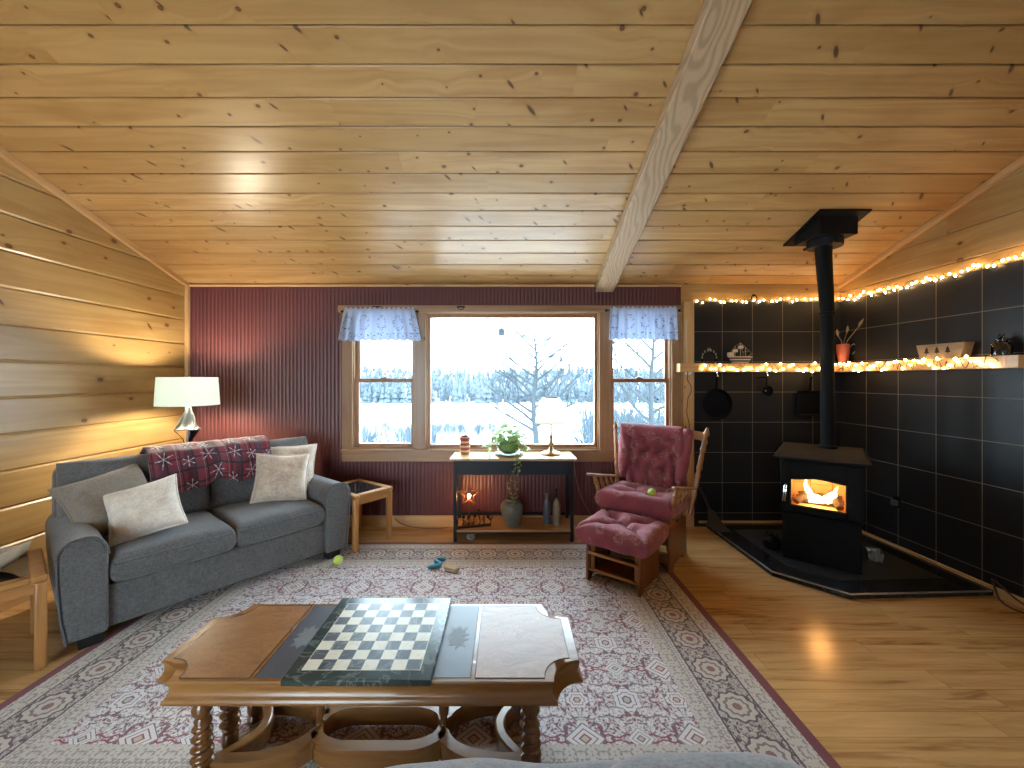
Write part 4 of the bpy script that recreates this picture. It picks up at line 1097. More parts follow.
o = obj('canister', MB().lathe([(0.001, 0), (0.034, 0), (0.040, 0.008), (0.040, 0.062), (0.034, 0.07), (0.017, 0.07), (0.015, 0.05), (0.001, 0.05)], seg=28, tilt=RX(PI / 2)), plain('pale_grey_can', (0.34, 0.35, 0.38), 0.4), loc=(X(471, 3.72), 3.76, 0.040)); tag(o, 'small pale grey canister lying on the floor under the console', 'canister')

# ------------------------------------------------------------------ glider chair and ottoman
def rose_mat():
    m = Mat('rose_damask'); o = m.obj(); x, y, z = m.sep(o)
    n = m.noise(o, 200, 2); b = m.noise(o, 7, 3)
    c = m.mix(m.step(0.3, 0.7, b * 0.6 + n * 0.4), (0.185, 0.030, 0.044), (0.310, 0.070, 0.090))
    vd, vc = m.vor(o, 10.0, '3D'); k = m.noise(o, 42, 2, 0.5, 1.5)
    fl = m.step(0.46, 0.36, vd) * m.step(0.52, 0.58, k)
    ring = m.step(0.03, 0.015, m.f('ABSOLUTE', vd - 0.30))
    c = m.mix(m.f('MAXIMUM', fl, ring * 0.6) * 0.60, c, (0.40, 0.24, 0.20))
    m.bsdf(c, 0.8, bump=n, bstr=0.3, bdist=0.002, sheen=0.12); return m.mat
ROSE = rose_mat()
GLW = wood('glider_oak_upright', (0.36, 0.165, 0.055), (0.23, 0.092, 0.028), 'Z', 0.28, 30)
GLX = wood('glider_oak', (0.36, 0.165, 0.055), (0.23, 0.092, 0.028), 'X', 0.28, 30)
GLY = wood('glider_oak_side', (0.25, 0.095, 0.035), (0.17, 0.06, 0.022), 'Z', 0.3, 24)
GR = math.radians(-38.5)
GP = (1.145, 3.375, 0.0108)
t = thing('glider_chair', 'oak glider chair with tufted rose cushions standing beside the hearth', 'chair', GP, GR)
# base: two solid side panels joined by rails
for s in (-1, 1):
    P = [(-0.20, 0.0), (-0.13, 0.0), (-0.10, 0.035), (0.12, 0.035), (0.15, 0.0), (0.25, 0.0), (0.235, 0.20), (0.22, 0.33), (-0.20, 0.33), (-0.215, 0.2)]
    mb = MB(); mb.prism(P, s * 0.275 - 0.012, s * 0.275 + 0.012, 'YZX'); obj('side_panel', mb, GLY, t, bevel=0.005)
for y, z in ((-0.15, 0.07), (0.19, 0.07), (0.0, 0.22)):
    obj('base_rail', MB().bb((-0.265, y - 0.012, z - 0.025), (0.265, y + 0.012, z + 0.025)), GLX, t, bevel=0.004)
for s in (-1, 1):
    for y in (-0.13, 0.13):
        obj('swing_arm', MB().box((s * 0.24, y, 0.235), (0.008, 0.025, 0.20), RX(0.08)), BLACK, t)
    obj('seat_rail', MB().bb((s * 0.225, -0.26, 0.335), (s * 0.260, 0.26, 0.385)), GLX, t, bevel=0.006)
mb = MB()
mb.bb((-0.26, -0.26, 0.345), (0.26, -0.235, 0.385)); mb.bb((-0.26, 0.235, 0.345), (0.26, 0.26, 0.385))
for i in range(5): mb.bb((-0.225, -0.2 + i * 0.1 - 0.02, 0.36), (0.225, -0.2 + i * 0.1 + 0.02, 0.378))
obj('seat_deck', mb, GLX, t, bevel=0.003)
def turned(pts, r0, beads, seg=14):
    """turned post between two points with bead positions"""
    a, b = Vector(pts[0]), Vector(pts[1]); n = 44; P = []; R = []
    for i in range(n + 1):
        f = i / n; r = r0 * (1.0 + 0.12 * sin(f * PI))
        for q, k in beads: r += r0 * k * math.exp(-((f - q) / 0.022) ** 2)
        P.append(a.lerp(b, f)); R.append(r)
    return P, R, seg
for s in (-1, 1):
    P, R, sg = turned(((s * 0.315, 0.225, 0.34), (s * 0.415, 0.405, 1.06)), 0.0175, ((0.22, 0.3), (0.45, 0.3), (0.49, -0.3), (0.53, 0.3), (0.70, -0.3), (0.74, 0.35), (0.84, 0.35), (0.88, -0.35), (0.93, 0.4), (1.0, -0.5)))
    obj('back_post', MB().tube(P, R, sg), GLW, t)
    # flat paddle arm
    A = [(-0.27, -0.030), (-0.30, 0.0), (-0.29, 0.035), (-0.22, 0.045), (0.05, 0.03), (0.31, 0.016), (0.31, -0.016), (0.05, -0.02), (-0.2, -0.035)]
    mb = MB(); mb.prism([(a, s * (0.340 + b * 1.0)) for a, b in A], 0.625, 0.645, 'YXZ')
    for q in mb.bm.verts: q.co.z += -0.02 - 0.21 * q.co.y
    obj('arm_rest', mb, GLX, t, bevel=0.006)
    for i, y in enumerate((-0.20, -0.09, 0.02, 0.13)):
        P, R, sg = turned(((s * 0.268, y, 0.375), (s * 0.337, y - 0.01, 0.610 - 0.21 * y)), 0.0115 if i else 0.016, ((0.2, 0.4), (0.5, 0.35), (0.8, 0.4)), 10)
        obj('arm_spindle', MB().tube(P, R, sg), GLW, t)
Bk0, Bk1 = Vector((0, 0.245, 0.40)), Vector((0, 0.405, 0.96))
mb = MB(); pts = [(x, 0.43 - 0.02 * (1 - (x / 0.40) ** 2) + 0.01, 0.975 + 0.03 * (1 - (x / 0.40) ** 2)) for x in [lerp(-0.39, 0.39, i / 12) for i in range(13)]]
mb.loft([[(x, y - 0.011, z - 0.04), (x, y + 0.011, z - 0.04), (x, y + 0.011, z + 0.035), (x, y - 0.011, z + 0.035)] for x, y, z in pts]); obj('crest_rail', mb, GLX, t, bevel=0.006)
obj('lower_back_rail', MB().bb((-0.285, 0.235, 0.42), (0.285, 0.255, 0.47)), GLX, t, bevel=0.004)
for i in range(7):
    x = -0.21 + i * 0.07
    P, R, sg = turned(((x, 0.245, 0.465), (x * 1.08, 0.425, 0.95)), 0.008, ((0.3, 0.5), (0.6, 0.4)), 8)
    obj('back_spindle', MB().tube(P, R, sg), GLW, t)
mb = MB(); mb.M = Mx((0, -0.005, 0.468), (-3, 'X'))
TF = [(x, y) for x in (-0.14, 0.14) for y in (-0.10, 0.12)] + [(0, 0.01)]
mb.pad(0.62, 0.53, 0.175, 44, 44, TF, 0.045, 0.05, n=11, m=2.8, wr=0.010, seed=4, lines=[(-.14, -.10, 0, .01), (.14, -.10, 0, .01), (-.14, .12, 0, .01), (.14, .12, 0, .01)])
obj('seat_cushion', mb, ROSE, t, ang=80)
mb = MB(); mb.M = Mx((0, 0.265, 0.775), (106, 'X'))
TB = [(x, y) for x in (-0.19, -0.065, 0.065, 0.19) for y in (-0.10, 0.05, 0.19)]
LB = [(x, -0.10, x, -0.32) for x in (-0.19, -0.065, 0.065, 0.19)] + [(x, y, x + 0.0625, y + 0.075) for x in (-0.19, -0.065, 0.065) for y in (-0.10, 0.05)] + [(x, -0.10, x, 0.19) for x in (-0.19, 0.19)]
mb.pad(0.54, 0.62, 0.14, 52, 52, TB, 0.055, 0.034, n=9, m=2.4, wr=0.016, seed=8, lines=LB)
bc = obj('back_cushion', mb, ROSE, t, ang=80)
for s in (-1, 1):     # rolled wings of the cushion
    mb = MB(); P = [(s * (0.245 + 0.035 * i / 10), 0.165 + 0.17 * i / 10, 0.58 + 0.47 * i / 10) for i in range(11)]
    R = [0.02 + 0.034 * math.sqrt(max(0, 1 - ((i - 5.6) / 5.6) ** 2)) * (1 + 0.10 * sin(i * 2.2)) for i in range(11)]
    mb.tube(P, R, 16); obj('side_roll', mb, ROSE, bc, sub=1, ang=80)
    obj('cushion_tie', MB().tube([(s * 0.20, 0.36, 1.02), (s * 0.24, 0.42, 1.035), (s * 0.26, 0.46, 1.0)], 0.006, 6), ROSE, t)

GM = Matrix.Translation(GP) @ Matrix.Rotation(GR, 4, 'Z')
pb = GM @ Vector((0.11, -0.10, 0.51))
tennis('tennis_ball', (pb.x, pb.y, 0.542), 0.033, 'yellow green tennis ball lying on the glider chair seat')

t = thing('ottoman', 'low rocking ottoman with tufted rose cushion in front of the glider chair', 'footstool', (0.865, 2.985, RZT + 0.0003), GR)
for s in (-1, 1):
    P = [(-0.20, 0.0), (-0.14, 0.0), (-0.11, 0.02), (0.11, 0.02), (0.14, 0.0), (0.20, 0.0), (0.19, 0.14), (0.19, 0.265), (-0.19, 0.265), (-0.20, 0.14)]
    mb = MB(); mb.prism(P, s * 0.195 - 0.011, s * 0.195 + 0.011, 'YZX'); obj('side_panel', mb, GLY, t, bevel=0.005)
for y, z in ((-0.175, 0.075), (-0.185, 0.20), (0.175, 0.075), (0.185, 0.20)):
    obj('rail', MB().tube([(-0.188, y, z), (0.188, y, z)], 0.0125, 10), GLX, t)
for s in (-1, 1):
    for y in (-0.12, 0.12): obj('swing_arm', MB().box((s * 0.165, y, 0.155), (0.007, 0.022, 0.15), RX(0.08)), BLACK, t)
    obj('inner_post', MB().bb((s * 0.15, -0.165, 0.08), (s * 0.178, -0.14, 0.275)), GLW, t, bevel=0.003)
obj('base_plate', MB().bb((-0.18, -0.15, 0.055), (0.18, 0.15, 0.072)), GLY, t, bevel=0.003)
obj('seat_deck', MB().bb((-0.20, -0.19, 0.262), (0.20, 0.19, 0.285)), GLX, t, bevel=0.004)
mb = MB(); mb.M = Mx((0, -0.01, 0.345))
TO = [(-0.11, -0.08), (0.11, -0.08), (-0.11, 0.10), (0.11, 0.10), (0.0, 0.01)]
mb.pad(0.54, 0.465, 0.165, 44, 44, TO, 0.055, 0.042, n=11, m=2.8, wr=0.010, seed=12, crown=0.010, lines=[(a, b, 0, .01) for a, b in TO[:4]] + [(-.11, -.08, -.24, -.22), (.11, -.08, .24, -.22), (-.11, .10, -.24, .22), (.11, .10, .24, .22)])
obj('cushion', mb, ROSE, t, ang=80)

# ------------------------------------------------------------------ hearth pad and stove
GRAN = marble('black_granite', (0.006, 0.007, 0.009), (0.016, 0.018, 0.022), (0.06, 0.065, 0.075), 0.12)
SLT = plain('hearth_slate', (0.022, 0.023, 0.026), 0.45, var=0.35, scale=9, bstr=0.15)
HP = [(2.0, WB - 0.036), (2.0, 3.02), (2.32, 2.70), (WR - 0.038, 2.745), (WR - 0.038, WB - 0.036)]
def inset(P, d):
    n = len(P); R = []
    for i in range(n):
        a, b, c = Vector(P[i - 1]), Vector(P[i]), Vector(P[(i + 1) % n])
        u = (b - a).normalized(); v = (c - b).normalized(); nu = Vector((-u.y, u.x)); nv = Vector((-v.y, v.x))
        k = (nu + nv).normalized(); R.append(tuple(b + k * (d / max(0.3, k.dot(nu)))))
    return R
t = thing('hearth_pad', 'low black hearth platform with granite edge under the stove', 'hearth', (0, 0, 0))
obj('granite_border', MB().prism(HP, 0.0005, 0.042), GRAN, t, bevel=0.005)
obj('slate_top', MB().prism(inset(HP, 0.17), 0.04, 0.0435), SLT, t)
mb = MB(); mb.tube([(HP[0][0] - 0.001, HP[0][1] - 0.01, 0.036), (HP[1][0] - 0.001, HP[1][1], 0.036), (HP[2][0], HP[2][1] - 0.001, 0.036), (HP[3][0] - 0.02, HP[3][1] - 0.001, 0.036)], 0.006, 8)
obj('metal_edge', mb, plain('steel_edge', (0.32, 0.33, 0.35), 0.3, 0.9), t)
HZ = 0.0437

SR = math.radians(-39.2)
SD = Vector((0.632, 0.775, 0)); SC = Vector((2.415, 3.085, 0)) + SD * 0.245
t = thing('wood_stove', 'black wood stove with a burning fire behind glass on the hearth', 'stove', (SC.x, SC.y, HZ), SR)
z0 = -HZ
w = 0.255
mb = MB(); mb.bb((-w + 0.012, -0.225, 0), (w - 0.012, 0.22, 0.37)); obj('pedestal', mb, BLACKM, t, bevel=0.006)
obj('ash_lip', MB().loft([[(-w + 0.02, -0.285, 0.375), (w - 0.02, -0.285, 0.375), (w - 0.02, -0.22, 0.36), (-w + 0.02, -0.22, 0.36)], [(-w + 0.02, -0.29, 0.388), (w - 0.02, -0.29, 0.388), (w - 0.02, -0.22, 0.388), (-w + 0.02, -0.22, 0.388)]]), BLACKM, t, bevel=0.003)
# hollow firebox shell
mb = MB(); zb, zt_ = 0.37, 0.815
mb.bb((-w, -0.23, zb), (-w + 0.03, 0.245, zt_)); mb.bb((w - 0.03, -0.23, zb), (w, 0.245, zt_)); mb.bb((-w + 0.03, 0.215, zb), (w - 0.03, 0.245, zt_))
mb.bb((-w + 0.03, -0.23, zb), (w - 0.03, 0.215, zb + 0.03)); mb.bb((-w + 0.03, -0.23, zt_ - 0.05), (w - 0.03, 0.215, zt_))
obj('firebox', mb, BLACKM, t, bevel=0.005)
BRICK = plain('firebrick', (0.72, 0.45, 0.24), 0.85, var=0.2, scale=12)
mb = MB()
for i in range(3):
    x0 = -0.222 + i * 0.148
    mb.bb((x0, 0.185, zb + 0.032), (x0 + 0.145, 0.213, zb + 0.17)); mb.bb((x0, 0.185, zb + 0.173), (x0 + 0.145, 0.213, zt_ - 0.052))
for s in (-1, 1):
    for i in range(3): mb.bb((s * 0.222, -0.2 + i * 0.128, zb + 0.032), (s * 0.198, -0.2 + i * 0.128 + 0.125, zt_ - 0.052))
mb.bb((-0.19, -0.2, zb + 0.031), (0.19, 0.18, zb + 0.055))
obj('fire_bricks', mb, BRICK, t, bevel=0.002)
# door: frame with arched window, glass and handle
gx0, gx1, gz0, gz1 = -0.185, 0.155, 0.445, 0.655
def top(x): f = (x - gx0) / (gx1 - gx0); return gz1 + 0.020 * sin(PI * f) ** 2 - 0.004 * (1 - f)
mb = MB(); y0, y1 = -0.258, -0.231
n = 24
outer0, outer1, oz0, oz1 = -w + 0.015, w - 0.015, 0.395, 0.795
loops = []
mb.bb((outer0, y0, oz0), (gx0, y1, oz1)); mb.bb((gx1, y0, oz0), (outer1, y1, oz1)); mb.bb((gx0, y0, oz0), (gx1, y1, gz0))
P = [(lerp(gx0, gx1, i / n), top(lerp(gx0, gx1, i / n))) for i in range(n + 1)]
mb.prism(P + [(gx1, oz1), (gx0, oz1)], y0, y1, 'XZY')
dr = obj('door', mb, BLACKM, t, bevel=0.002)
mb = MB(); mb.tube([(gx0, y0, gz0), (gx1, y0, gz0)], 0.006, 8); mb.tube([(gx0, y0, gz0), (gx0, y0, top(gx0))], 0.006, 8); mb.tube([(gx1, y0, gz0), (gx1, y0, top(gx1))], 0.006, 8); mb.tube([(a, y0, b) for a, b in P], 0.006, 8)
obj('window_bead', mb, plain('dark_bronze_bead', (0.035, 0.024, 0.018), 0.4, 0.5), dr)
obj('glass', MB().bb((gx0 - 0.005, -0.240, gz0 - 0.01), (gx1 + 0.005, -0.236, gz1 + 0.03)), glass_mat('stove_glass', (0.96, 0.93, 0.9), 0.6), dr)
mb = MB()
for q in (0, 1): mb.tube([(-0.222 + q * 0.014, -0.268, 0.595), (-0.226 + q * 0.014, -0.280, 0.575), (-0.234 + q * 0.014, -0.282, 0.50), (-0.236 + q * 0.014, -0.275, 0.47)], 0.0052, 8)
mb.tube([(-0.215, -0.258, 0.60), (-0.215, -0.272, 0.60)], 0.009, 10)
obj('handle', mb, CHROME, dr)
# overhanging top hood
mb = MB(); W2 = 0.295
mb.loft([[(-W2, -0.315, 0.818), (W2, -0.315, 0.818), (W2, 0.26, 0.818), (-W2, 0.26, 0.818)], [(-W2, -0.318, 0.832), (W2, -0.318, 0.832), (W2, 0.26, 0.835), (-W2, 0.26, 0.835)], [(-W2 + 0.03, -0.21, 0.872), (W2 - 0.03, -0.21, 0.872), (W2 - 0.03, 0.25, 0.876), (-W2 + 0.03, 0.25, 0.876)]])
obj('top_hood', mb, plain('worn_black_top', (0.016, 0.012, 0.010), 0.7, 0.0, 0.35, 10, spec=0.2), t, bevel=0.004)
# logs and flames
LOGM = plain('charred_log', (0.10, 0.075, 0.06), 0.95, var=0.6, scale=20, bstr=0.4)
for a, b, r in (((-0.15, 0.06, 0.455), (0.13, 0.09, 0.46), 0.035), ((-0.16, -0.05, 0.45), (0.14, -0.03, 0.452), 0.034), ((-0.16, -0.13, 0.445), (-0.06, 0.02, 0.515), 0.026), ((0.12, -0.13, 0.445), (0.06, 0.03, 0.515), 0.026)):
    A, B = Vector(a), Vector(b); obj('log', MB().tube([A.lerp(B, i / 8) + Vector((0, 0, 0.004 * sin(i * 2.1))) for i in range(9)], [r * (1 + 0.08 * sin(i * 1.7)) for i in range(9)], 12), LOGM, t)
def flame_mat():
    m = Mat('flame'); x, y, z = m.sep(m.obj())
    e = m.n('ShaderNodeEmission'); f = m.step(0.47, 0.66, z)
    m.put(e.inputs[0], m.mix(f, (1.0, 0.66, 0.24), (1.0, 0.42, 0.08))); m.put(e.inputs[1], 13.0 - f * 5.0)
    m.t.links.new(e.outputs[0], m.out.inputs[0]); return m.mat
FL = flame_mat()
def flame(P, r, ph):
    n = len(P); Q = []; R = []
    for i in range((n - 1) * 5 + 1):
        k = min(i // 5, n - 2); f = i / 5 - k; p = Vector(P[k]).lerp(Vector(P[k + 1]), f); g = i / ((n - 1) * 5)
        Q.append(p + Vector((0.004 * sin(g * 17 + ph), 0.003 * cos(g * 13 + ph), 0))); R.append(max(0.0012, r * (1 - g) ** 0.6 * (1 + 0.18 * sin(g * 14 + ph))))
    obj('flame', MB().tube(Q, R, 10), FL, t, ang=80)
flame([(-0.01, -0.06, 0.470), (-0.05, -0.06, 0.495), (-0.088, -0.055, 0.545), (-0.098, -0.05, 0.60), (-0.103, -0.05, 0.650)], 0.024, 0.0)
flame([(-0.03, -0.06, 0.468), (0.02, -0.06, 0.480), (0.06, -0.06, 0.515), (0.085, -0.055, 0.55), (0.112, -0.05, 0.595)], 0.025, 1.2)
flame([(0.00, -0.07, 0.462), (0.05, -0.065, 0.485), (0.09, -0.065, 0.515), (0.098, -0.06, 0.568)], 0.017, 2.0)
flame([(-0.05, -0.07, 0.460), (-0.075, -0.07, 0.50), (-0.105, -0.07, 0.55)], 0.013, 3.0)
flame([(-0.075, -0.07, 0.462), (-0.01, -0.075, 0.474), (0.07, -0.07, 0.465)], 0.026, 4.0)
for i in range(5):
    x = -0.06 + i * 0.027; flame([(x, -0.08, 0.455), (x + 0.004 * sin(i), -0.08, 0.49), (x + 0.006 * cos(i * 2), -0.078, 0.512 + 0.014 * sin(i * 3))], 0.010, i)
fl = SM.__class__.Translation((SC.x, SC.y, HZ)) @ Matrix.Rotation(SR, 4, 'Z') @ Vector((0.0, -0.10, 0.62))
light('fire_light', 'POINT', fl, 5, (1.0, 0.48, 0.14), 0.06)

# flue pipe with its ceiling support
PB = SC + SD * 0.09 + Vector((0.775, -0.632, 0)) * 0.04
t = thing('stove_pipe', 'black flue pipe rising from the stove to the sloped ceiling', 'pipe', (PB.x, PB.y, HZ + 0.8765))
p0 = 0.0; tz = 2.60 - HZ - 0.8765
dx_ = Vector((2.575, 3.255, 0)) - Vector((PB.x, PB.y, 0))
mb = MB(); P = [(0, 0, 0.0), (0, 0, 1.12), (dx_.x * 0.05, dx_.y * 0.05, 1.17), (dx_.x * 0.95, dx_.y * 0.95, 1.56), (dx_.x, dx_.y, 1.60), (dx_.x, dx_.y, tz)]
mb.tube(P, [0.047, 0.047, 0.050, 0.056, 0.058, 0.060], 28); obj('flue', mb, BLACKM, t, ang=60)
for z, r in ((0.0, 0.066), (1.10, 0.056)): obj('collar', MB().lathe([(0.04, z), (r, z), (r, z + 0.02), (0.05, z + 0.024)], seg=28), BLACKM, t)
t = thing('ceiling_support_box', 'square black flue support box with plate on the pine ceiling', 'flue box', (2.585, 3.255, 2.56))
def cz(y): return ceil_z(3.255 + y) - 2.56
mb = MB(); mb.loft([[(-0.20, -0.205, cz(-0.205) - 0.016), (0.20, -0.205, cz(-0.205) - 0.016), (0.20, 0.205, cz(0.205) - 0.016), (-0.20, 0.205, cz(0.205) - 0.016)], [(-0.20, -0.205, cz(-0.205) - 0.002), (0.20, -0.205, cz(-0.205) - 0.002), (0.20, 0.205, cz(0.205) - 0.002), (-0.20, 0.205, cz(0.205) - 0.002)]])
obj('ceiling_plate', mb, BLACK, t, bevel=0.003)
q = 0.145; mb = MB(); mb.loft([[(-q, -q, 0.06), (q, -q, 0.06), (q, q, 0.06), (-q, q, 0.06)], [(-q, -q, cz(-q) - 0.01), (q, -q, cz(-q) - 0.01), (q, q, cz(q) - 0.01), (-q, q, cz(q) - 0.01)]])
obj('box', mb, BLACK, t, bevel=0.004)
obj('round_collar', MB().lathe([(0.075, 0.0), (0.118, 0.0), (0.122, 0.008), (0.122, 0.062), (0.075, 0.062)], seg=36), BLACK, t)
for a in (0.6, 2.4, 4.5): obj('clamp_bolt', MB().box((0.128 * cos(a), 0.128 * sin(a), 0.012), (0.025, 0.012, 0.02), RZ(a)), BLACK, t)

# hearth accessories
t = thing('hearth_broom', 'dark hearth broom leaning against the tiles at the left of the hearth', 'broom', (1.935, 3.93, 0.0005))
obj('handle', MB().tube([(0.06, -0.06, 0.16), (0.01, 0.06, 0.36), (-0.018, 0.098, 0.44)], [0.011, 0.010, 0.012], 10), plain('dark_handle_wood', (0.022, 0.016, 0.013), 0.5), t)
mb = MB()
mb.loft([[(0.03 + a * 0.3, -0.06 + b, 0.22) for a, b in ((-.10, -.012), (.10, -.012), (.10, .012), (-.10, .012))], [(0.06 + a * 0.55, -0.11 + b, 0.10) for a, b in ((-.13, -.02), (.13, -.02), (.13, .02), (-.13, .02))], [(0.105 + a * 0.6, -0.14 + b, 0.044) for a, b in ((-.14, -.022), (.14, -.022), (.14, .022), (-.14, .022))]])
obj('bristles', mb, plain('dark_bristle', (0.040, 0.033, 0.026), 0.9, var=0.6, scale=90, bstr=0.6), t, bevel=0.004)
t = thing('iron_kettle', 'small black iron kettle on the slate left of the stove', 'kettle', (X(772, 3.42), 3.42, HZ), 0.5)
obj('body', MB().lathe([(0.001, 0), (0.05, 0), (0.066, 0.02), (0.070, 0.05), (0.058, 0.085), (0.035, 0.10), (0.034, 0.106), (0.001, 0.112)], seg=28), IRON, t)
obj('spout', MB().tube([(-0.06, 0, 0.045), (-0.088, 0, 0.07), (-0.105, 0, 0.095)], [0.016, 0.012, 0.009], 10), IRON, t)
obj('bail_handle', MB().tube([(0.0, 0.058 * cos(a), 0.085 + 0.06 * sin(a)) for a in [PI * i / 12 for i in range(13)]], 0.005, 8), IRON, t)
obj('lid_knob', MB().ball((0, 0, 0.118), 0.010), IRON, t)
mb = MB(); mb.loft([[(-0.06, -0.045, 0), (0.06, -0.045, 0), (0.06, 0.045, 0), (-0.06, 0.045, 0)], [(-0.07, -0.055, 0.075), (0.07, -0.055, 0.075), (0.07, 0.055, 0.095), (-0.07, 0.055, 0.095)], [(-0.066, -0.051, 0.075), (0.066, -0.051, 0.075), (0.066, 0.051, 0.095), (-0.066, 0.051, 0.095)], [(-0.056, -0.04, 0.004), (0.056, -0.04, 0.004), (0.056, 0.04, 0.004), (-0.056, 0.04, 0.004)]])
m_ = Mat('crumpled_tin'); q = m_.noise(m_.obj(), 28, 3); m_.bsdf(m_.mix(q, (0.10, 0.09, 0.08), (0.36, 0.33, 0.30)), 0.4, 0.8, bump=q, bstr=0.9, bdist=0.02)
o = obj('tin_box', mb, m_.mat, loc=(2.93, 3.19, HZ), rot=(0, 0, -0.5), bevel=0.003)
o.scale = (0.72, 0.72, 0.9); tag(o, 'small dented tin box on the slate right of the stove', 'tin')

# ------------------------------------------------------------------ mantel shelves on the tiles
SH0, SH1, SHD = 1.560, 1.645, 0.118
t = obj('wall_shelf', board(MB(), (X(680, WB - SHD), WB - SHD, SH0), (WR - 0.0145, WB - 0.0305, SH1), 'X'), TRIM, bevel=0.004)
tag(t, 'thick pine ledge running along the tiled back wall', 'shelf', 'pine ledges on the tiles')
t = obj('wall_shelf', board(MB(), (WR - SHD, 2.55, SH0), (WR - 0.0145, WB - SHD - 0.001, SH1), 'Y'), TRIM, bevel=0.004)
tag(t, 'thick pine ledge running along the tiled right wall', 'shelf', 'pine ledges on the tiles')
ST = SH1 + 0.0005
SY = WB - 0.07
# silver wreath arch
t = thing('wire_arch', 'little silver wire arch ornament at the left end of the back ledge', 'ornament', (X(709, SY), SY, ST))
mb = MB(); A = [(-0.055, 0.0), (-0.068, 0.04)] + [(0.068 * cos(a), 0.055 + 0.072 * sin(a)) for a in [PI - PI * i / 14 for i in range(15)]] + [(0.068, 0.04), (0.055, 0.0)]
mb.tube([(a, 0, b) for a, b in A], 0.007, 8); obj('arch', mb, IRON, t)
mb = MB()
for i, (a, b) in enumerate(A):
    if i % 2 == 0: mb.ball((a * 1.05, -0.006, b + 0.004), 0.011, 8, 6, (0.8, 0.6, 1.3))
mb.ball((0, 0, 0.138), 0.016, 10, 8)
obj('silver_leaves', mb, SILVER, t)
# model ship
t = thing('model_ship', 'small striped model sailing ship on the ledge below the tiles', 'model ship', (X(740, SY), SY, ST))
DKW = plain('ship_dark', (0.02, 0.013, 0.010), 0.5); CRW = plain('ship_cream', (0.62, 0.50, 0.36), 0.5)
def hull(z0, z1, l0, l1, b0, b1, ht=0):
    def L(l, b, z): return [(-l * 0.96, -b * .6, z), (-l * .5, -b, z), (l * 0.4, -b, z), (l * 1.1, 0, z + ht), (l * 0.4, b, z), (-l * .5, b, z), (-l * .96, b * .6, z)]
    return [L(l0, b0, z0), L(l1, b1, z1)]
for i, (za, zb) in enumerate(((0.0, 0.016), (0.016, 0.030), (0.030, 0.044), (0.044, 0.058), (0.058, 0.068))):
    la, lb = 0.075 + za * 0.6, 0.075 + zb * 0.6
    mb = MB(); mb.loft(hull(za, zb, la, lb, 0.02 + za * .2, 0.02 + zb * .2, 0.0)); obj('hull_strake', mb, CRW if i % 2 == 0 else DKW, t)
obj('stern_castle', MB().bb((-0.115, -0.028, 0.068), (-0.075, 0.028, 0.108)), CRW, t, bevel=0.004)
mb = MB()
for x, h in ((-0.05, 0.17), (0.005, 0.205), (0.055, 0.16)):
    mb.tube([(x, 0, 0.06), (x, 0, h)], 0.0035, 6); mb.tube([(x - 0.03, 0.002, h - 0.05), (x + 0.035, -0.002, h - 0.035)], 0.0028, 6)
mb.tube([(0.08, 0, 0.068), (0.125, 0, 0.098)], 0.003, 6)
for a, b in (((-0.1, 0, 0.10), (-0.05, 0, 0.17)), ((-0.05, 0, 0.17), (0.005, 0, 0.205)), ((0.005, 0, 0.205), (0.055, 0, 0.16)), ((0.055, 0, 0.16), (0.12, 0, 0.095)), ((-0.05, 0.02, 0.068), (0.005, 0, 0.20)), ((0.05, 0.02, 0.068), (0.005, 0, 0.20))): mb.tube([a, b], 0.0016, 5)
obj('masts_and_rigging', mb, plain('ship_spar', (0.33, 0.26, 0.18), 0.5), t)
mb = MB()
for x, h in ((-0.05, 0.15), (0.005, 0.185)):
    mb.loft([[(x - 0.022, 0, h - 0.012), (x + 0.02, -0.004, h - 0.006), (x + 0.02, 0.0, h - 0.006), (x - 0.022, 0.004, h - 0.012)], [(x - 0.026, -0.012, h - 0.042), (x + 0.022, -0.016, h - 0.038), (x + 0.022, -0.012, h - 0.038), (x - 0.026, -0.008, h - 0.042)]])
obj('furled_sails', mb, CRW, t)
# red pitcher with dried pods in the corner
PX_, PY_ = WR - 0.070, 3.935
t = thing('red_pitcher', 'terracotta red pitcher holding dried pods in the corner behind the flue', 'pitcher', (PX_ - 0.005, PY_, ST))
obj('body', MB().lathe([(0.001, 0), (0.034, 0), (0.037, 0.006), (0.050, 0.09), (0.056, 0.15), (0.052, 0.175), (0.053, 0.186), (0.048, 0.186), (0.046, 0.17), (0.05, 0.15), (0.03, 0.02), (0.001, 0.015)], seg=28), plain('terracotta_glaze', (0.38, 0.085, 0.045), 0.42), t)
obj('handle', MB().tube([(0.045 * .8, -0.045 * .8, 0.16), (0.07 * .8, -0.07 * .8, 0.185), (0.095 * .8, -0.095 * .8, 0.17), (0.095 * .8, -0.095 * .8, 0.13), (0.062 * .8, -0.062 * .8, 0.085)], 0.006, 8), plain('pewter_handle', (0.20, 0.17, 0.15), 0.4, 0.6), t)
mb = MB()
for (a, b, h) in ((0.03, -0.01, 0.36), (0.015, -0.16, 0.40), (-0.04, 0.01, 0.33)): mb.tube([(0, 0, 0.12), (a * .3, b * .3, 0.22), (a, b, h - .06)], 0.003, 6); mb.tube([(a, b, h - .065), (a * 1.1, b * 1.1, h - .03), (a * 1.25, b * 1.3, h + 0.01)], [0.004, 0.014, 0.001], 8)
obj('dried_pods', mb, plain('dried_pod', (0.27, 0.20, 0.12), 0.8), t)
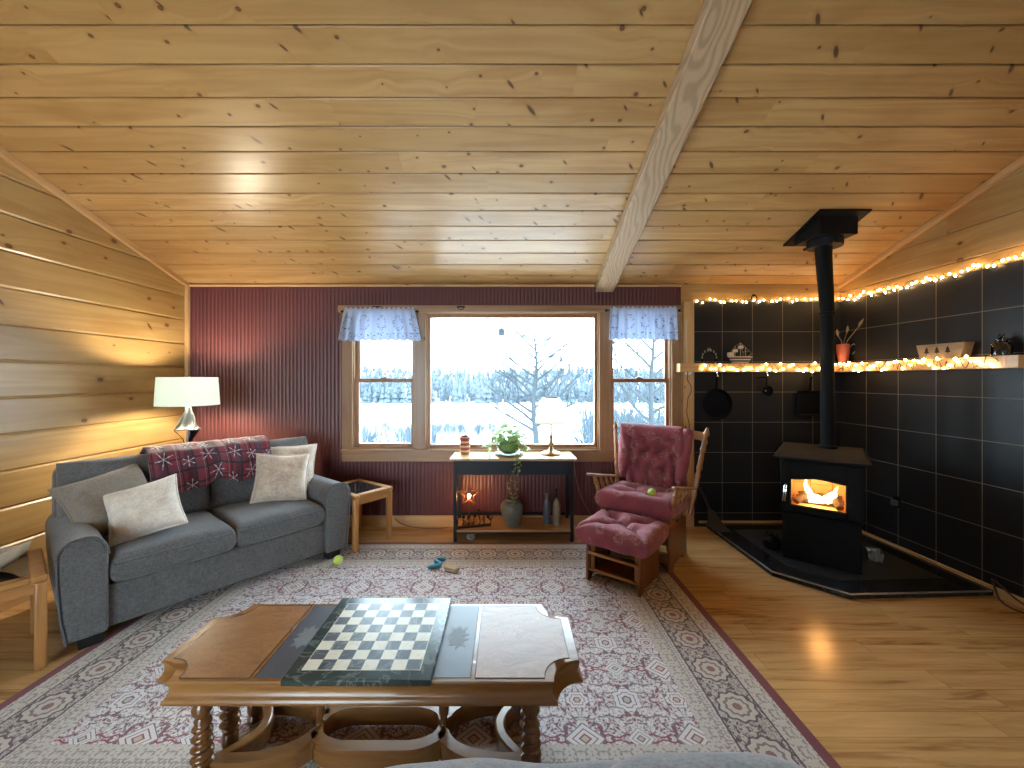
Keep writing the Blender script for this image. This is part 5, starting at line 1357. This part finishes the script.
# wooden tray with tree cut-outs on the right ledge
t = thing('wooden_box', 'pale wooden box with three tree cut-outs on the right ledge', 'box', (WR - 0.066, 3.035, ST))
BXM = wood('box_wood', (0.27, 0.19, 0.115), (0.18, 0.12, 0.07), 'Y', 0.5, 30)
mb = MB(); l0, l1, hh = 0.14, 0.17, 0.112
for x in (-0.036, 0.030): mb.loft([[(x, -l0, 0), (x + 0.008, -l0, 0), (x + 0.008, l0, 0), (x, l0, 0)], [(x, -l1, hh), (x + 0.008, -l1, hh), (x + 0.008, l1, hh), (x, l1, hh)]])
for s in (-1, 1): mb.loft([[(-0.028, s * l0, 0), (0.030, s * l0, 0), (0.030, s * (l0 - .008), 0), (-0.028, s * (l0 - .008), 0)], [(-0.028, s * l1, hh), (0.030, s * l1, hh), (0.030, s * (l1 - .008), hh), (-0.028, s * (l1 - .008), hh)]])
mb.bb((-0.028, -l0 + .009, 0), (0.030, l0 - .009, 0.008)); obj('box_body', mb, BXM, t)
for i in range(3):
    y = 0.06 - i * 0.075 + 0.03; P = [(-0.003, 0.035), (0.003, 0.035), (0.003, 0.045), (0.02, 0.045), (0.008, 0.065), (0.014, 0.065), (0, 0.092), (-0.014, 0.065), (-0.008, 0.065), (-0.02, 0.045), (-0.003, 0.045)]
    obj('cutout_shade', MB().prism([(y + a, b) for a, b in P], -0.0372, -0.0355, 'YZX'), plain('cutout_shadow_black', (0.012, 0.010, 0.009), 0.8), t)  # dark plates on the uncut board, shade of the openings put into colour
# squat glass jar
t = thing('glass_jar', 'squat clear glass jar with lid at the right end of the right ledge', 'jar', (WR - 0.068, 2.70 - 0.02, ST))
JG = glass_mat('smoky_jar_glass', (0.55, 0.53, 0.52), 1.6)
obj('jar_body', MB().lathe([(0.001, 0), (0.044, 0), (0.050, 0.006), (0.051, 0.06), (0.043, 0.085), (0.028, 0.098), (0.028, 0.105), (0.024, 0.105), (0.024, 0.096), (0.039, 0.082), (0.046, 0.058), (0.045, 0.01), (0.001, 0.006)], seg=32), JG, t)
obj('lid', MB().lathe([(0.001, 0.105), (0.036, 0.105), (0.036, 0.112), (0.015, 0.122), (0.010, 0.130), (0.016, 0.142), (0.010, 0.152), (0.001, 0.154)], seg=28), JG, t)

# ------------------------------------------------------------------ pans hanging under the back ledge
def hook(px): return X(px, WB - 0.06)
def hang(name, label, px, build, cat='pan'):
    t = thing(name, label, cat, (hook(px), WB - 0.060, SH0), 0.0, 'iron pans under the back ledge')
    obj('hook', MB().tube([(0, 0, -0.0005), (0, 0, -0.02), (0.008, 0, -0.03), (0.010, -0.004, -0.042), (0, -0.008, -0.048), (-0.008, -0.006, -0.04)], 0.0028, 6), CHROME, t)
    build(t); return t
def skillet(t):
    R = 0.158; cz_ = -0.322
    def P(r, y): return (r, y)
    mb = MB()
    mb.lathe([(0.001, 0.0), (R - 0.022, 0.0), (R, 0.034), (R - 0.006, 0.035), (R - 0.027, 0.005), (0.001, 0.005)], (0, 0.040, cz_), 40, tilt=RX(PI / 2)); obj('pan_body', mb, IRON, t)
    mb = MB(); mb.loft([[(-0.016, 0.008, cz_ + R - 0.012), (0.016, 0.008, cz_ + R - 0.012), (0.016, 0.018, cz_ + R - 0.012), (-0.016, 0.018, cz_ + R - 0.012)], [(-0.011, 0.004, -0.10), (0.011, 0.004, -0.10), (0.011, 0.012, -0.10), (-0.011, 0.012, -0.10)], [(-0.014, 0.0, -0.045), (0.014, 0.0, -0.045), (0.014, 0.008, -0.045), (-0.014, 0.008, -0.045)]]); obj('handle', mb, IRON, t, bevel=0.003)
hang('skillet', 'round cast iron skillet hanging leftmost under the back ledge', 717, skillet)
def potlet(t):
    cz_ = -0.19; mb = MB(); mb.lathe([(0.001, 0), (0.044, 0), (0.056, 0.03), (0.053, 0.03), (0.042, 0.004), (0.001, 0.004)], (0, 0.02, cz_), 28, tilt=RX(PI / 2)); obj('pan_body', mb, IRON, t)
    obj('handle', MB().tube([(0, 0.012, cz_ + 0.052), (0, 0.008, -0.09), (0, 0.0, -0.045)], [0.009, 0.007, 0.008], 8), IRON, t)
    obj('crossbar', MB().tube([(-0.10, 0.004, -0.062), (-0.05, 0.004, -0.052), (0.006, 0.004, -0.052)], 0.008, 8), IRON, t)
    obj('shiny_button', MB().ball((-0.004, 0.012, cz_ + 0.002), 0.010, 12, 8, (1, 0.5, 1)), CHROME, t)
hang('small_ladle_pan', 'tiny black butter pan hanging between the skillet and the square griddle', 767, potlet)
def griddle(t):
    cz_ = -0.315; h = 0.13; mb = MB()
    mb.loft([[(-h + .02, 0.04, cz_ - h + .02), (h - .02, 0.04, cz_ - h + .02), (h - .02, 0.04, cz_ + h - .02), (-h + .02, 0.04, cz_ + h - .02)], [(-h, 0.012, cz_ - h), (h, 0.012, cz_ - h), (h, 0.012, cz_ + h), (-h, 0.012, cz_ + h)], [(-h + .008, 0.012, cz_ - h + .008), (h - .008, 0.012, cz_ - h + .008), (h - .008, 0.012, cz_ + h - .008), (-h + .008, 0.012, cz_ + h - .008)], [(-h + .024, 0.034, cz_ - h + .024), (h - .024, 0.034, cz_ - h + .024), (h - .024, 0.034, cz_ + h - .024), (-h + .024, 0.034, cz_ + h - .024)]]); obj('pan_body', mb, IRON, t, bevel=0.008)
    obj('handle', MB().tube([(0, 0.012, cz_ + h - 0.01), (0.002, 0.008, -0.12), (0.003, 0.0, -0.045)], [0.014, 0.011, 0.013], 8), IRON, t)
hang('square_griddle', 'square cast iron griddle pan hanging beside the flue', 811, griddle)

# ------------------------------------------------------------------ string lights
BULB = emit('fairy_bulb_glow', (1.0, 0.62, 0.26), 42)
bme = MB(); bme.ball((0, 0, 0), 0.0082, 8, 6, (0.9, 0.9, 1.25)); bo = obj('bulb', bme, BULB); BM_ = bo.data; bpy.data.objects.remove(bo)
CORD = plain('dark_green_cord', (0.03, 0.035, 0.02), 0.6)
def strand(label, pts_fn, n, seed, amp):
    random.seed(seed)
    t = thing('string_lights', label, 'string lights', pts_fn(0.0, 0, 0), 0.0, 'fairy light strands around the hearth')
    o0 = Vector(t.location); P = []
    for i in range(n * 2 + 1):
        f = i / (n * 2); P.append(Vector(pts_fn(f, random.uniform(-amp, amp), random.uniform(0.2, 1))) - o0)
    obj('cord', MB().tube(P, 0.0025, 5), CORD, t)
    for i in range(n):
        p = P[i * 2 + 1] + Vector((0, 0, 0))
        b = bpy.data.objects.new('bulb', BM_); COL.objects.link(b); b.parent = t
        f = (i + 0.5 + random.uniform(-.3, .3)) / n
        q = Vector(pts_fn(f, random.uniform(-amp, amp) * 1.1, random.uniform(0.5, 1.2))) - o0
        b.location = q; b.rotation_euler = (random.uniform(-1, 1), random.uniform(-1, 1), 0)
    return t
xa, xb = TX0 + 0.005, WR - 0.03
strand('warm fairy lights along the top of the back wall tiles', lambda f, a, d: (lerp(xa, xb, f), WB - 0.018 - 0.016 * d, TZ1 + 0.006 + a), 26, 1, 0.020)
strand('warm fairy lights along the top of the right wall tiles', lambda f, a, d: (WR - 0.018 - 0.016 * d, lerp(WB - 0.05, 2.50, f), TZ1 + 0.012 + a), 38, 2, 0.026)
strand('warm fairy lights strung along the back ledge', lambda f, a, d: (lerp(xa, WR - SHD - 0.03, f), WB - SHD - 0.005 - 0.010 * d, lerp(SH0, SH1, 0.55) + a * 1.15), 30, 3, 0.034)
strand('warm fairy lights strung along the right ledge', lambda f, a, d: (WR - SHD - 0.005 - 0.010 * d, lerp(WB - SHD - 0.02, 2.645, f), lerp(SH0, SH1, 0.55) + a * 1.15), 36, 4, 0.036)

# ------------------------------------------------------------------ curtains, hooks, plug and cords
def lace_mat():
    m = Mat('embroidered_lace'); u, v, _ = m.sep(m.uv())
    P = 0.20; fu = (m.f('FRACT', u / P + 0.1) - 0.5) * P; fv = v - 0.15
    r = m.f('SQRT', fu * fu * 1.9 + fv * fv)
    n = m.noise(m.comb(u * 60, v * 60, 0), 1.0, 2, 0.5, 1.0)
    ring = m.step(0.024, 0.012, m.f('ABSOLUTE', r - 0.066))
    fl = ring * m.step(0.52, 0.58, n)
    e2 = m.step(0.03, 0.012, m.f('ABSOLUTE', v - 0.27)) * m.step(0.55, 0.6, m.noise(m.comb(u * 45, v * 45, 4), 1.0, 2))
    k = m.f('MAXIMUM', fl, e2)
    c = m.mix(k * 0.85, (0.52, 0.56, 0.66), (0.12, 0.12, 0.16))
    d = m.n('ShaderNodeBsdfDiffuse'); m.put(d.inputs[0], c); t = m.n('ShaderNodeBsdfTranslucent'); m.put(t.inputs[0], c)
    x = m.n('ShaderNodeMixShader'); x.inputs[0].default_value = 0.5
    m.t.links.new(d.outputs[0], x.inputs[1]); m.t.links.new(t.outputs[0], x.inputs[2]); m.t.links.new(x.outputs[0], m.out.inputs[0]); return m.mat
LACE = lace_mat()
def valance(label, x0, x1, b0, b1, ztop, zbot, seed):
    t = thing('valance_curtain', label, 'curtain', ((x0 + x1) / 2, TY - 0.03, ztop), 0.0, 'lace valances over the side windows'); cx = (x0 + x1) / 2
    zr_ = -0.032
    def fn(u, v):
        xt = lerp(x0, x1, u) - cx; xbm = lerp(b0, b1, u) - cx
        z = lerp(0.0, zbot - ztop, v); k = min(1, v * 1.3)
        x = lerp(xt, xbm, v ** 0.8)
        a = (0.006 + 0.016 * v) * sin(u * 52 + seed + 1.3 * sin(u * 9)) + 0.008 * v * sin(u * 23 + seed)
        pk = math.exp(-((z - zr_) / 0.012) ** 2)
        zz = z + (0.010 * sin(u * 90 + seed) * (1 - v / 0.14) if v < 0.14 else 0) + (0.006 * sin(u * 70) if v > 0.96 else 0)
        return (x + 0.004 * sin(u * 70) * (1 - v), -a * (1 - 0.8 * pk) - 0.026 - 0.008 * v, zz)
    obj('lace_panel', MB().grid(fn, 150, 26, lambda u, v: (u * 0.92, v * 0.33)), LACE, t, solid=0.0016, ang=80)
    mb = MB(); mb.tube([(x0 - cx - 0.035, -0.012, zr_), (x1 - cx + 0.035, -0.012, zr_)], 0.0055, 10)
    for s, xx in ((-1, x0 - cx - 0.035), (1, x1 - cx + 0.035)): mb.ball((xx, -0.012, zr_), 0.013, 10, 8); mb.tube([(xx - s * 0.012, -0.012, zr_), (xx - s * 0.012, 0.0298, zr_)], 0.004, 6)
    obj('rod', mb, BLACK, t)
d_ = TY - 0.03
valance('white lace valance over the left window', X(346, d_), X(414, d_), X(339.5, d_), X(422, d_), Zp(308.5, d_), Zp(341, d_), 0.0)
valance('white lace valance over the right window', X(609.5, d_), X(675.5, d_), X(607.5, d_), X(677.5, d_), Zp(307.5, d_), Zp(340, d_), 2.0)
def curl(label, px):
    mb = MB(); mb.tube([(0.035, 0, 0.005)] + [(0.03 * cos(a), -0.012, 0.008 + 0.02 * sin(a) - 0.012) for a in [0 - PI * i / 10 for i in range(11)]] + [(-0.035, 0, 0.005)], 0.004, 6)
    mb.bb((-0.04, -0.004, -0.002), (0.04, 0.0, 0.012))
    o = obj('scroll_hook', mb, BLACK, loc=(X(px, TY), TY - 0.0062, Zp(307.5, TY))); return tag(o, label, 'hook', 'scroll hooks on the window trim')
curl('small black scroll hook on the window trim above the left valance', 377); curl('small black scroll hook on the trim above the picture window', 461)
o = obj('iron_ring', MB().tube([(0.028 * cos(a), 0.012 * sin(a * 2) * 0.4 - 0.012, 0.032 * sin(a)) for a in [2 * PI * i / 20 for i in range(20)]], 0.006, 6, closed=True).box((0, -0.002, 0.03), (0.018, 0.02, 0.02)), IRON, loc=(X(753), WB - 0.0065, Zp(298.5))); tag(o, 'black iron ring fixed on the pine board above the tiles', 'ring')
# plug with a tangle of cord on the pine post beside the ledge
t = thing('plug_timer', 'black and white plug with a dangling cord on the pine post by the ledge', 'plug', (X(685.5), WB - 0.030, Zp(370)))
obj('plate', MB().bb((-0.022, -0.006, -0.05), (0.034, 0.0, 0.05)), plain('white_plastic', (0.72, 0.72, 0.70), 0.4), t, bevel=0.003)
obj('plug_body', MB().bb((-0.022, -0.045, -0.02), (0.012, -0.006, 0.035)), BLACK, t, bevel=0.006)
obj('adapter', MB().bb((0.0, -0.04, -0.042), (0.03, -0.006, 0.004)), bpy.data.materials['white_plastic'], t, bevel=0.006)
obj('cord', MB().tube([(-0.005, -0.03, -0.02), (-0.008, -0.03, -0.10), (0.03, -0.025, -0.16), (0.035, -0.02, -0.22), (0.002, -0.02, -0.28), (-0.008, -0.012, -0.42), (0.02, -0.012, -0.55), (0.005, -0.012, -0.72), (0.01, -0.012, -0.95)], 0.0042, 6), plain('brown_cord', (0.10, 0.05, 0.03), 0.5), t)
obj('loose_cord', MB().tube([(-0.01, -0.02, 0.05), (-0.006, -0.018, 0.16), (-0.012, -0.012, 0.3), (-0.006, -0.012, 0.5)], 0.003, 6), plain('white_cord', (0.6, 0.55, 0.48), 0.5), t)
def cord(label, P, r, mat):
    o0 = Vector(P[0]); o = obj('power_cord', MB().tube([Vector(p) - o0 for p in P], r, 6), mat, loc=o0, sub=1); return tag(o, label, 'cord')
WCORD = plain('clear_brown_cord', (0.22, 0.15, 0.12), 0.4)
cord('thin pale cord hanging from the console top down to the floor on its right', [(0.645, 3.99, 0.75), (0.665, 3.98, 0.66), (0.69, 3.98, 0.45), (0.76, 3.99, 0.25), (0.86, 4.00, 0.10), (0.93, 3.99, 0.006)], 0.004, WCORD)
cord('brown cord trailing along the baseboard left of the console', [(X(393, 4.0), 4.02, 0.10), (X(398, 4.0), 4.0, 0.05), (X(415, 3.97), 3.97, 0.006), (X(440, 3.95), 3.96, 0.006), (X(449, 3.93), 3.97, 0.02)], 0.004, plain('dark_brown_cord', (0.06, 0.035, 0.025), 0.5))
t = thing('wall_outlet', 'black outlet cover on the lower tiles of the right wall', 'outlet', (WR - 0.0145, 3.45, 0.43))
obj('cover', MB().bb((-0.006, -0.032, -0.05), (0.0, 0.032, 0.05)), BLACK, t, bevel=0.002)
obj('plug', MB().bb((-0.04, -0.02, -0.03), (-0.006, 0.02, 0.015)), plain('grey_plug', (0.06, 0.06, 0.065), 0.4), t, bevel=0.006)
t = thing('coiled_cable', 'reddish brown cable looping from a plug at the low right end of the tiles', 'cable', (WR - 0.0145, 2.76, 0.09))
obj('plug', MB().box((-0.03, 0, 0.04), (0.05, 0.03, 0.035), RY(0.3)), BLACK, t, bevel=0.006)
RB = plain('red_brown_cable', (0.055, 0.018, 0.016), 0.4)
obj('cable', MB().tube([(-0.04, -0.01, 0.035), (-0.055, -0.05, -0.02), (-0.10, -0.10, -0.07), (-0.12, -0.18, -0.082), (-0.07, -0.26, -0.083), (0.0 - 0.03, -0.36, -0.083), (-0.05, -0.5, -0.083)], 0.0065, 8), RB, t, sub=1)
obj('cable', MB().tube([(-0.035, 0.0, 0.035), (-0.035, -0.06, 0.01), (-0.03, -0.14, -0.05), (-0.045, -0.24, -0.06), (-0.04, -0.34, -0.04), (-0.035, -0.5, -0.05)], 0.0065, 8), RB, t, sub=1)

# ------------------------------------------------------------------ near sofa whose back shows along the bottom edge
PLUSH = fabric('blue_grey_plush', (0.17, 0.19, 0.215), (0.36, 0.39, 0.43), 160, 0.95, 0.6, 0.6, 0.6)
t = thing('sofa', 'blue grey plush sofa whose back shows along the bottom edge of the view', 'sofa', (0.13, 0.50, 0.0), 0.0)
# local -y (its front) faces the window after the half turn... the seat looks towards +Y
mb = MB(); mb.bb((-0.62, -0.62, 0.07), (0.62, 0.16, 0.40)); obj('base', mb, PLUSH, t, bevel=0.03, bseg=3)
mb = MB(); mb.M = Mx((0, -0.30, 0.47)); mb.pad(1.22, 0.70, 0.16, 24, 20, n=10, m=2.6, crown=0.02, wr=0.006, seed=31); obj('seat_cushion', mb, PLUSH, t, ang=80)
mb = MB(); P = [(0.08, 0.08), (0.07, 0.56), (0.10, 0.655), (0.14, 0.67), (0.17, 0.64), (0.18, 0.08)]; mb.loft([[(x, y, z) for y, z in P] for x in (-0.60, 0, 0.60)]); obj('back_frame', mb, PLUSH, t, bevel=0.03, bseg=3)
for s in (-1, 1):
    mb = MB(); mb.bb((s * 0.56, -0.62, 0.07), (s * 0.70, 0.17, 0.60)); obj('arm', mb, PLUSH, t, bevel=0.05, bseg=4)
mb = MB(); mb.M = Mx((-0.12, 0.055, 0.744), (97, 'X')); mb.pad(0.50, 0.365, 0.20, 30, 24, n=5, m=2.2, crown=0.02, wr=0.012, seed=33); obj('back_cushion', mb, PLUSH, t, ang=80)
mb = MB(); mb.M = Mx((0.155, 0.05, 0.764), (97, 'X'), (4, 'Z')); mb.pad(0.30, 0.375, 0.20, 30, 24, n=4, m=2.2, crown=0.02, wr=0.012, seed=35); obj('back_cushion', mb, PLUSH, t, ang=80)
for sx in (-1, 1):
    for y in (-0.55, 0.10): obj('foot', MB().box((sx * 0.6, y, 0.04), (0.07, 0.07, 0.08), taper=0.8), FOOT, t)

# ------------------------------------------------------------------ outdoors: snowy valley
SNOW = plain('snow', (0.80, 0.83, 0.86), 0.8, var=0.08, scale=0.4)
def terr(x, y):
    # house stands on a bank that falls to a frozen lake, wooded hills beyond
    if y < 12: z = -1.2
    elif y < 110: z = -1.2 - 10.8 * ((y - 12) / 98) ** 0.75
    elif y < 215: z = -12.0
    else:
        z = -12.0 + (y - 215) * 0.085
        z += 7 * mnoise.noise((x * 0.008, y * 0.008, 0)) * min(1, (y - 215) / 60)
        if y > 420: z -= (y - 420) * 0.05
    z += 0.25 * mnoise.noise((x * 0.15, y * 0.15, 1.0)) * (1 if y < 110 else 0.2)
    return z
def tg(u, v):
    y = 4.6 + 700 * v ** 2.4; x = (u - 0.5) * (30 + y * 2.4); return (x, y, terr(x, y))
struct(obj('snowy_ground', MB().grid(tg, 70, 90), SNOW, ang=80, recalc=False))
def outdoor_tone(name, a, b): 
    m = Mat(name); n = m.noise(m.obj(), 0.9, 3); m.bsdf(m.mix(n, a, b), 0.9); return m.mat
WOODS = outdoor_tone('frost_haze_woods', (0.020, 0.031, 0.042), (0.062, 0.078, 0.090))  # blue distance haze put into the frosty tree colour
random.seed(11)
mb = MB()
def spray(mb, c, h, r, n, wd):
    for i in range(n):
        a = random.uniform(0, 2 * PI); k = random.uniform(0.15, 1) ; tip = Vector((r * cos(a) * k, r * sin(a) * k, h * random.uniform(0.55, 1.0) * (1.0 - 0.25 * k)))
        b = Vector((0, 0, h * random.uniform(0.0, 0.45))); c = Vector(c); sd = Vector((random.uniform(-1, 1), random.uniform(-1, 1), 0)) * wd
        q = [mb.v(c + b - sd), mb.v(c + b + sd), mb.v(c + tip + sd * 0.25), mb.v(c + tip - sd * 0.25)]; mb.face(q)
def conifer(mb, c, h, r):
    c = Vector(c)
    for k in range(3):
        z0, z1 = h * (0.08 + 0.27 * k), h * (0.5 + 0.25 * k); rr = r * (1 - 0.28 * k); tip = mb.v(c + Vector((0, 0, z1)))
        R = [mb.v(c + Vector((rr * random.uniform(.75, 1.2) * cos(2 * PI * i / 7), rr * random.uniform(.75, 1.2) * sin(2 * PI * i / 7), z0 - random.uniform(0, .08) * h))) for i in range(7)]
        for i in range(7): mb.face([R[i], R[(i + 1) % 7], tip])
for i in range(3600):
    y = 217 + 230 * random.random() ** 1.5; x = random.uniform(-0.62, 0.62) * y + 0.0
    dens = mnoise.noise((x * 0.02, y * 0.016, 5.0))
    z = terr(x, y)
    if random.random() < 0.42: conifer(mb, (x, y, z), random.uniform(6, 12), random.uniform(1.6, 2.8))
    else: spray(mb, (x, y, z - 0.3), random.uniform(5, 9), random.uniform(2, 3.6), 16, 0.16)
o = obj('wooded_hillside', mb, WOODS, recalc=False, ang=180); o['kind'] = 'stuff'; tag(o, 'frosty woods coloured with blue haze covering the hillside beyond the white lake', 'woods')
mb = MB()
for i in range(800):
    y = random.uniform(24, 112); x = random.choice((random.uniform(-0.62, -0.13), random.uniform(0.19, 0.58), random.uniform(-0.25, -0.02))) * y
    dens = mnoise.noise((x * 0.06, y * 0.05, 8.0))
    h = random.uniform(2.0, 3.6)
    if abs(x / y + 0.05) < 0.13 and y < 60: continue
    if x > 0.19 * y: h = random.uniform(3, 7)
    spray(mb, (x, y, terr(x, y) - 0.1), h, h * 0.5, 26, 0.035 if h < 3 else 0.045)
o = obj('lakeside_brush', mb, outdoor_tone('frost_haze_brush', (0.020, 0.030, 0.040), (0.042, 0.058, 0.072)), recalc=False, ang=180); o['kind'] = 'stuff'; tag(o, 'pale blue bare brush on the snowy bank this side of the lake', 'brush')  # bluish haze is part of this frosty brush colour
BARK = outdoor_tone('frosty_bark', (0.012, 0.016, 0.019), (0.030, 0.037, 0.042))
def grow(mb, p, d, L, r, depth, seed_up=0.15):
    n = 4; P = [Vector(p)]; dd = Vector(d).normalized()
    for i in range(n):
        dd = (dd + Vector((random.uniform(-.16, .16), random.uniform(-.16, .16), random.uniform(-.05, seed_up)))).normalized(); P.append(P[-1] + dd * L / n)
    mb.tube(P, [r * (1 - 0.55 * i / n) for i in range(n + 1)], 6 if r > 0.02 else 4)
    if depth <= 0: return
    for k in range(4 if depth > 1 else 3):
        q = random.uniform(0.35, 1.0); i = min(int(q * n), n - 1); b = P[i].lerp(P[i + 1], q * n - i)
        a = random.uniform(0, 2 * PI); sd = Vector((cos(a), sin(a) * 0.6, random.uniform(-0.1, 0.5)))
        grow(mb, b, dd * 0.75 + sd * 0.75, L * random.uniform(.45, .7), r * 0.48, depth - 1, seed_up)
def tree(label, x, y, h, r, seed, branches, lean=0.0):
    random.seed(seed); z = terr(x, y) - 0.05; mb = MB(); n = 8
    P = [Vector((lean * h * (i / n) + 0.05 * sin(i * 1.3), 0.04 * cos(i), h * i / n)) for i in range(n + 1)]
    mb.tube(P, [r * (1 - 0.85 * (i / n)) for i in range(n + 1)], 10)
    for i in range(branches):
        q = lerp(0.26, 0.96, (i + 0.5) / branches); k = min(int(q * n), n - 1); b = P[k].lerp(P[k + 1], q * n - k)
        s = 1 if i % 2 else -1; a = random.uniform(-0.7, 0.7)
        grow(mb, b, (s * cos(a), sin(a), random.uniform(0.35, 0.9)), h * random.uniform(.26, .50) * (1.25 - q), r * 0.42 * (1.2 - q * 0.6), 2)
    o = obj('bare_tree', mb, BARK, loc=(x, y, z), ang=60); tag(o, label, 'tree', 'bare trees outside the windows')
tree('bare pale tree with spreading branches outside the picture window', 12 * 28 / 400, 12, 4.3, 0.12, 3, 22)
tree('forked bare tree seen through the right window', 13 * 143 / 400, 13, 5.8, 0.13, 9, 14, 0.02)
tree('slim bare sapling at the right edge of the picture window view', 19 * 78 / 400, 19, 3.6, 0.04, 14, 16)
tree('tangled bare tree low behind the lower right window pane', 20 * 122 / 400, 21.0, 4.0, 0.05, 17, 22)
tree('bare young tree leaning beyond the right window', 15 * 158 / 400, 15.5, 4.4, 0.055, 23, 20)
t = thing('birdhouse', 'little blue birdhouse hanging from the eave outside the picture window', 'birdhouse', (X(501.5, 4.40), 4.40, Zp(332, 4.40)))
BL = plain('faded_blue_paint', (0.28, 0.42, 0.56), 0.6)
obj('box', MB().prism([(-0.032, -0.04), (0.032, -0.04), (0.036, 0.015), (0.0, 0.042), (-0.036, 0.015)], -0.035, 0.035, 'XZY'), BL, t)
mb = MB()
for s in (-1, 1): mb.loft([[(0, -0.045, 0.044), (0, 0.045, 0.044), (0, 0.045, 0.050), (0, -0.045, 0.050)], [(s * 0.05, -0.045, 0.006), (s * 0.05, 0.045, 0.006), (s * 0.05, 0.045, 0.012), (s * 0.05, -0.045, 0.012)]])
obj('roof', mb, BL, t)
obj('wire', MB().tube([(0, 0, 0.048), (0, 0, ceil_z(WB) + 0.02 - Zp(332, 4.40))], 0.0012, 5), BLACK, t)
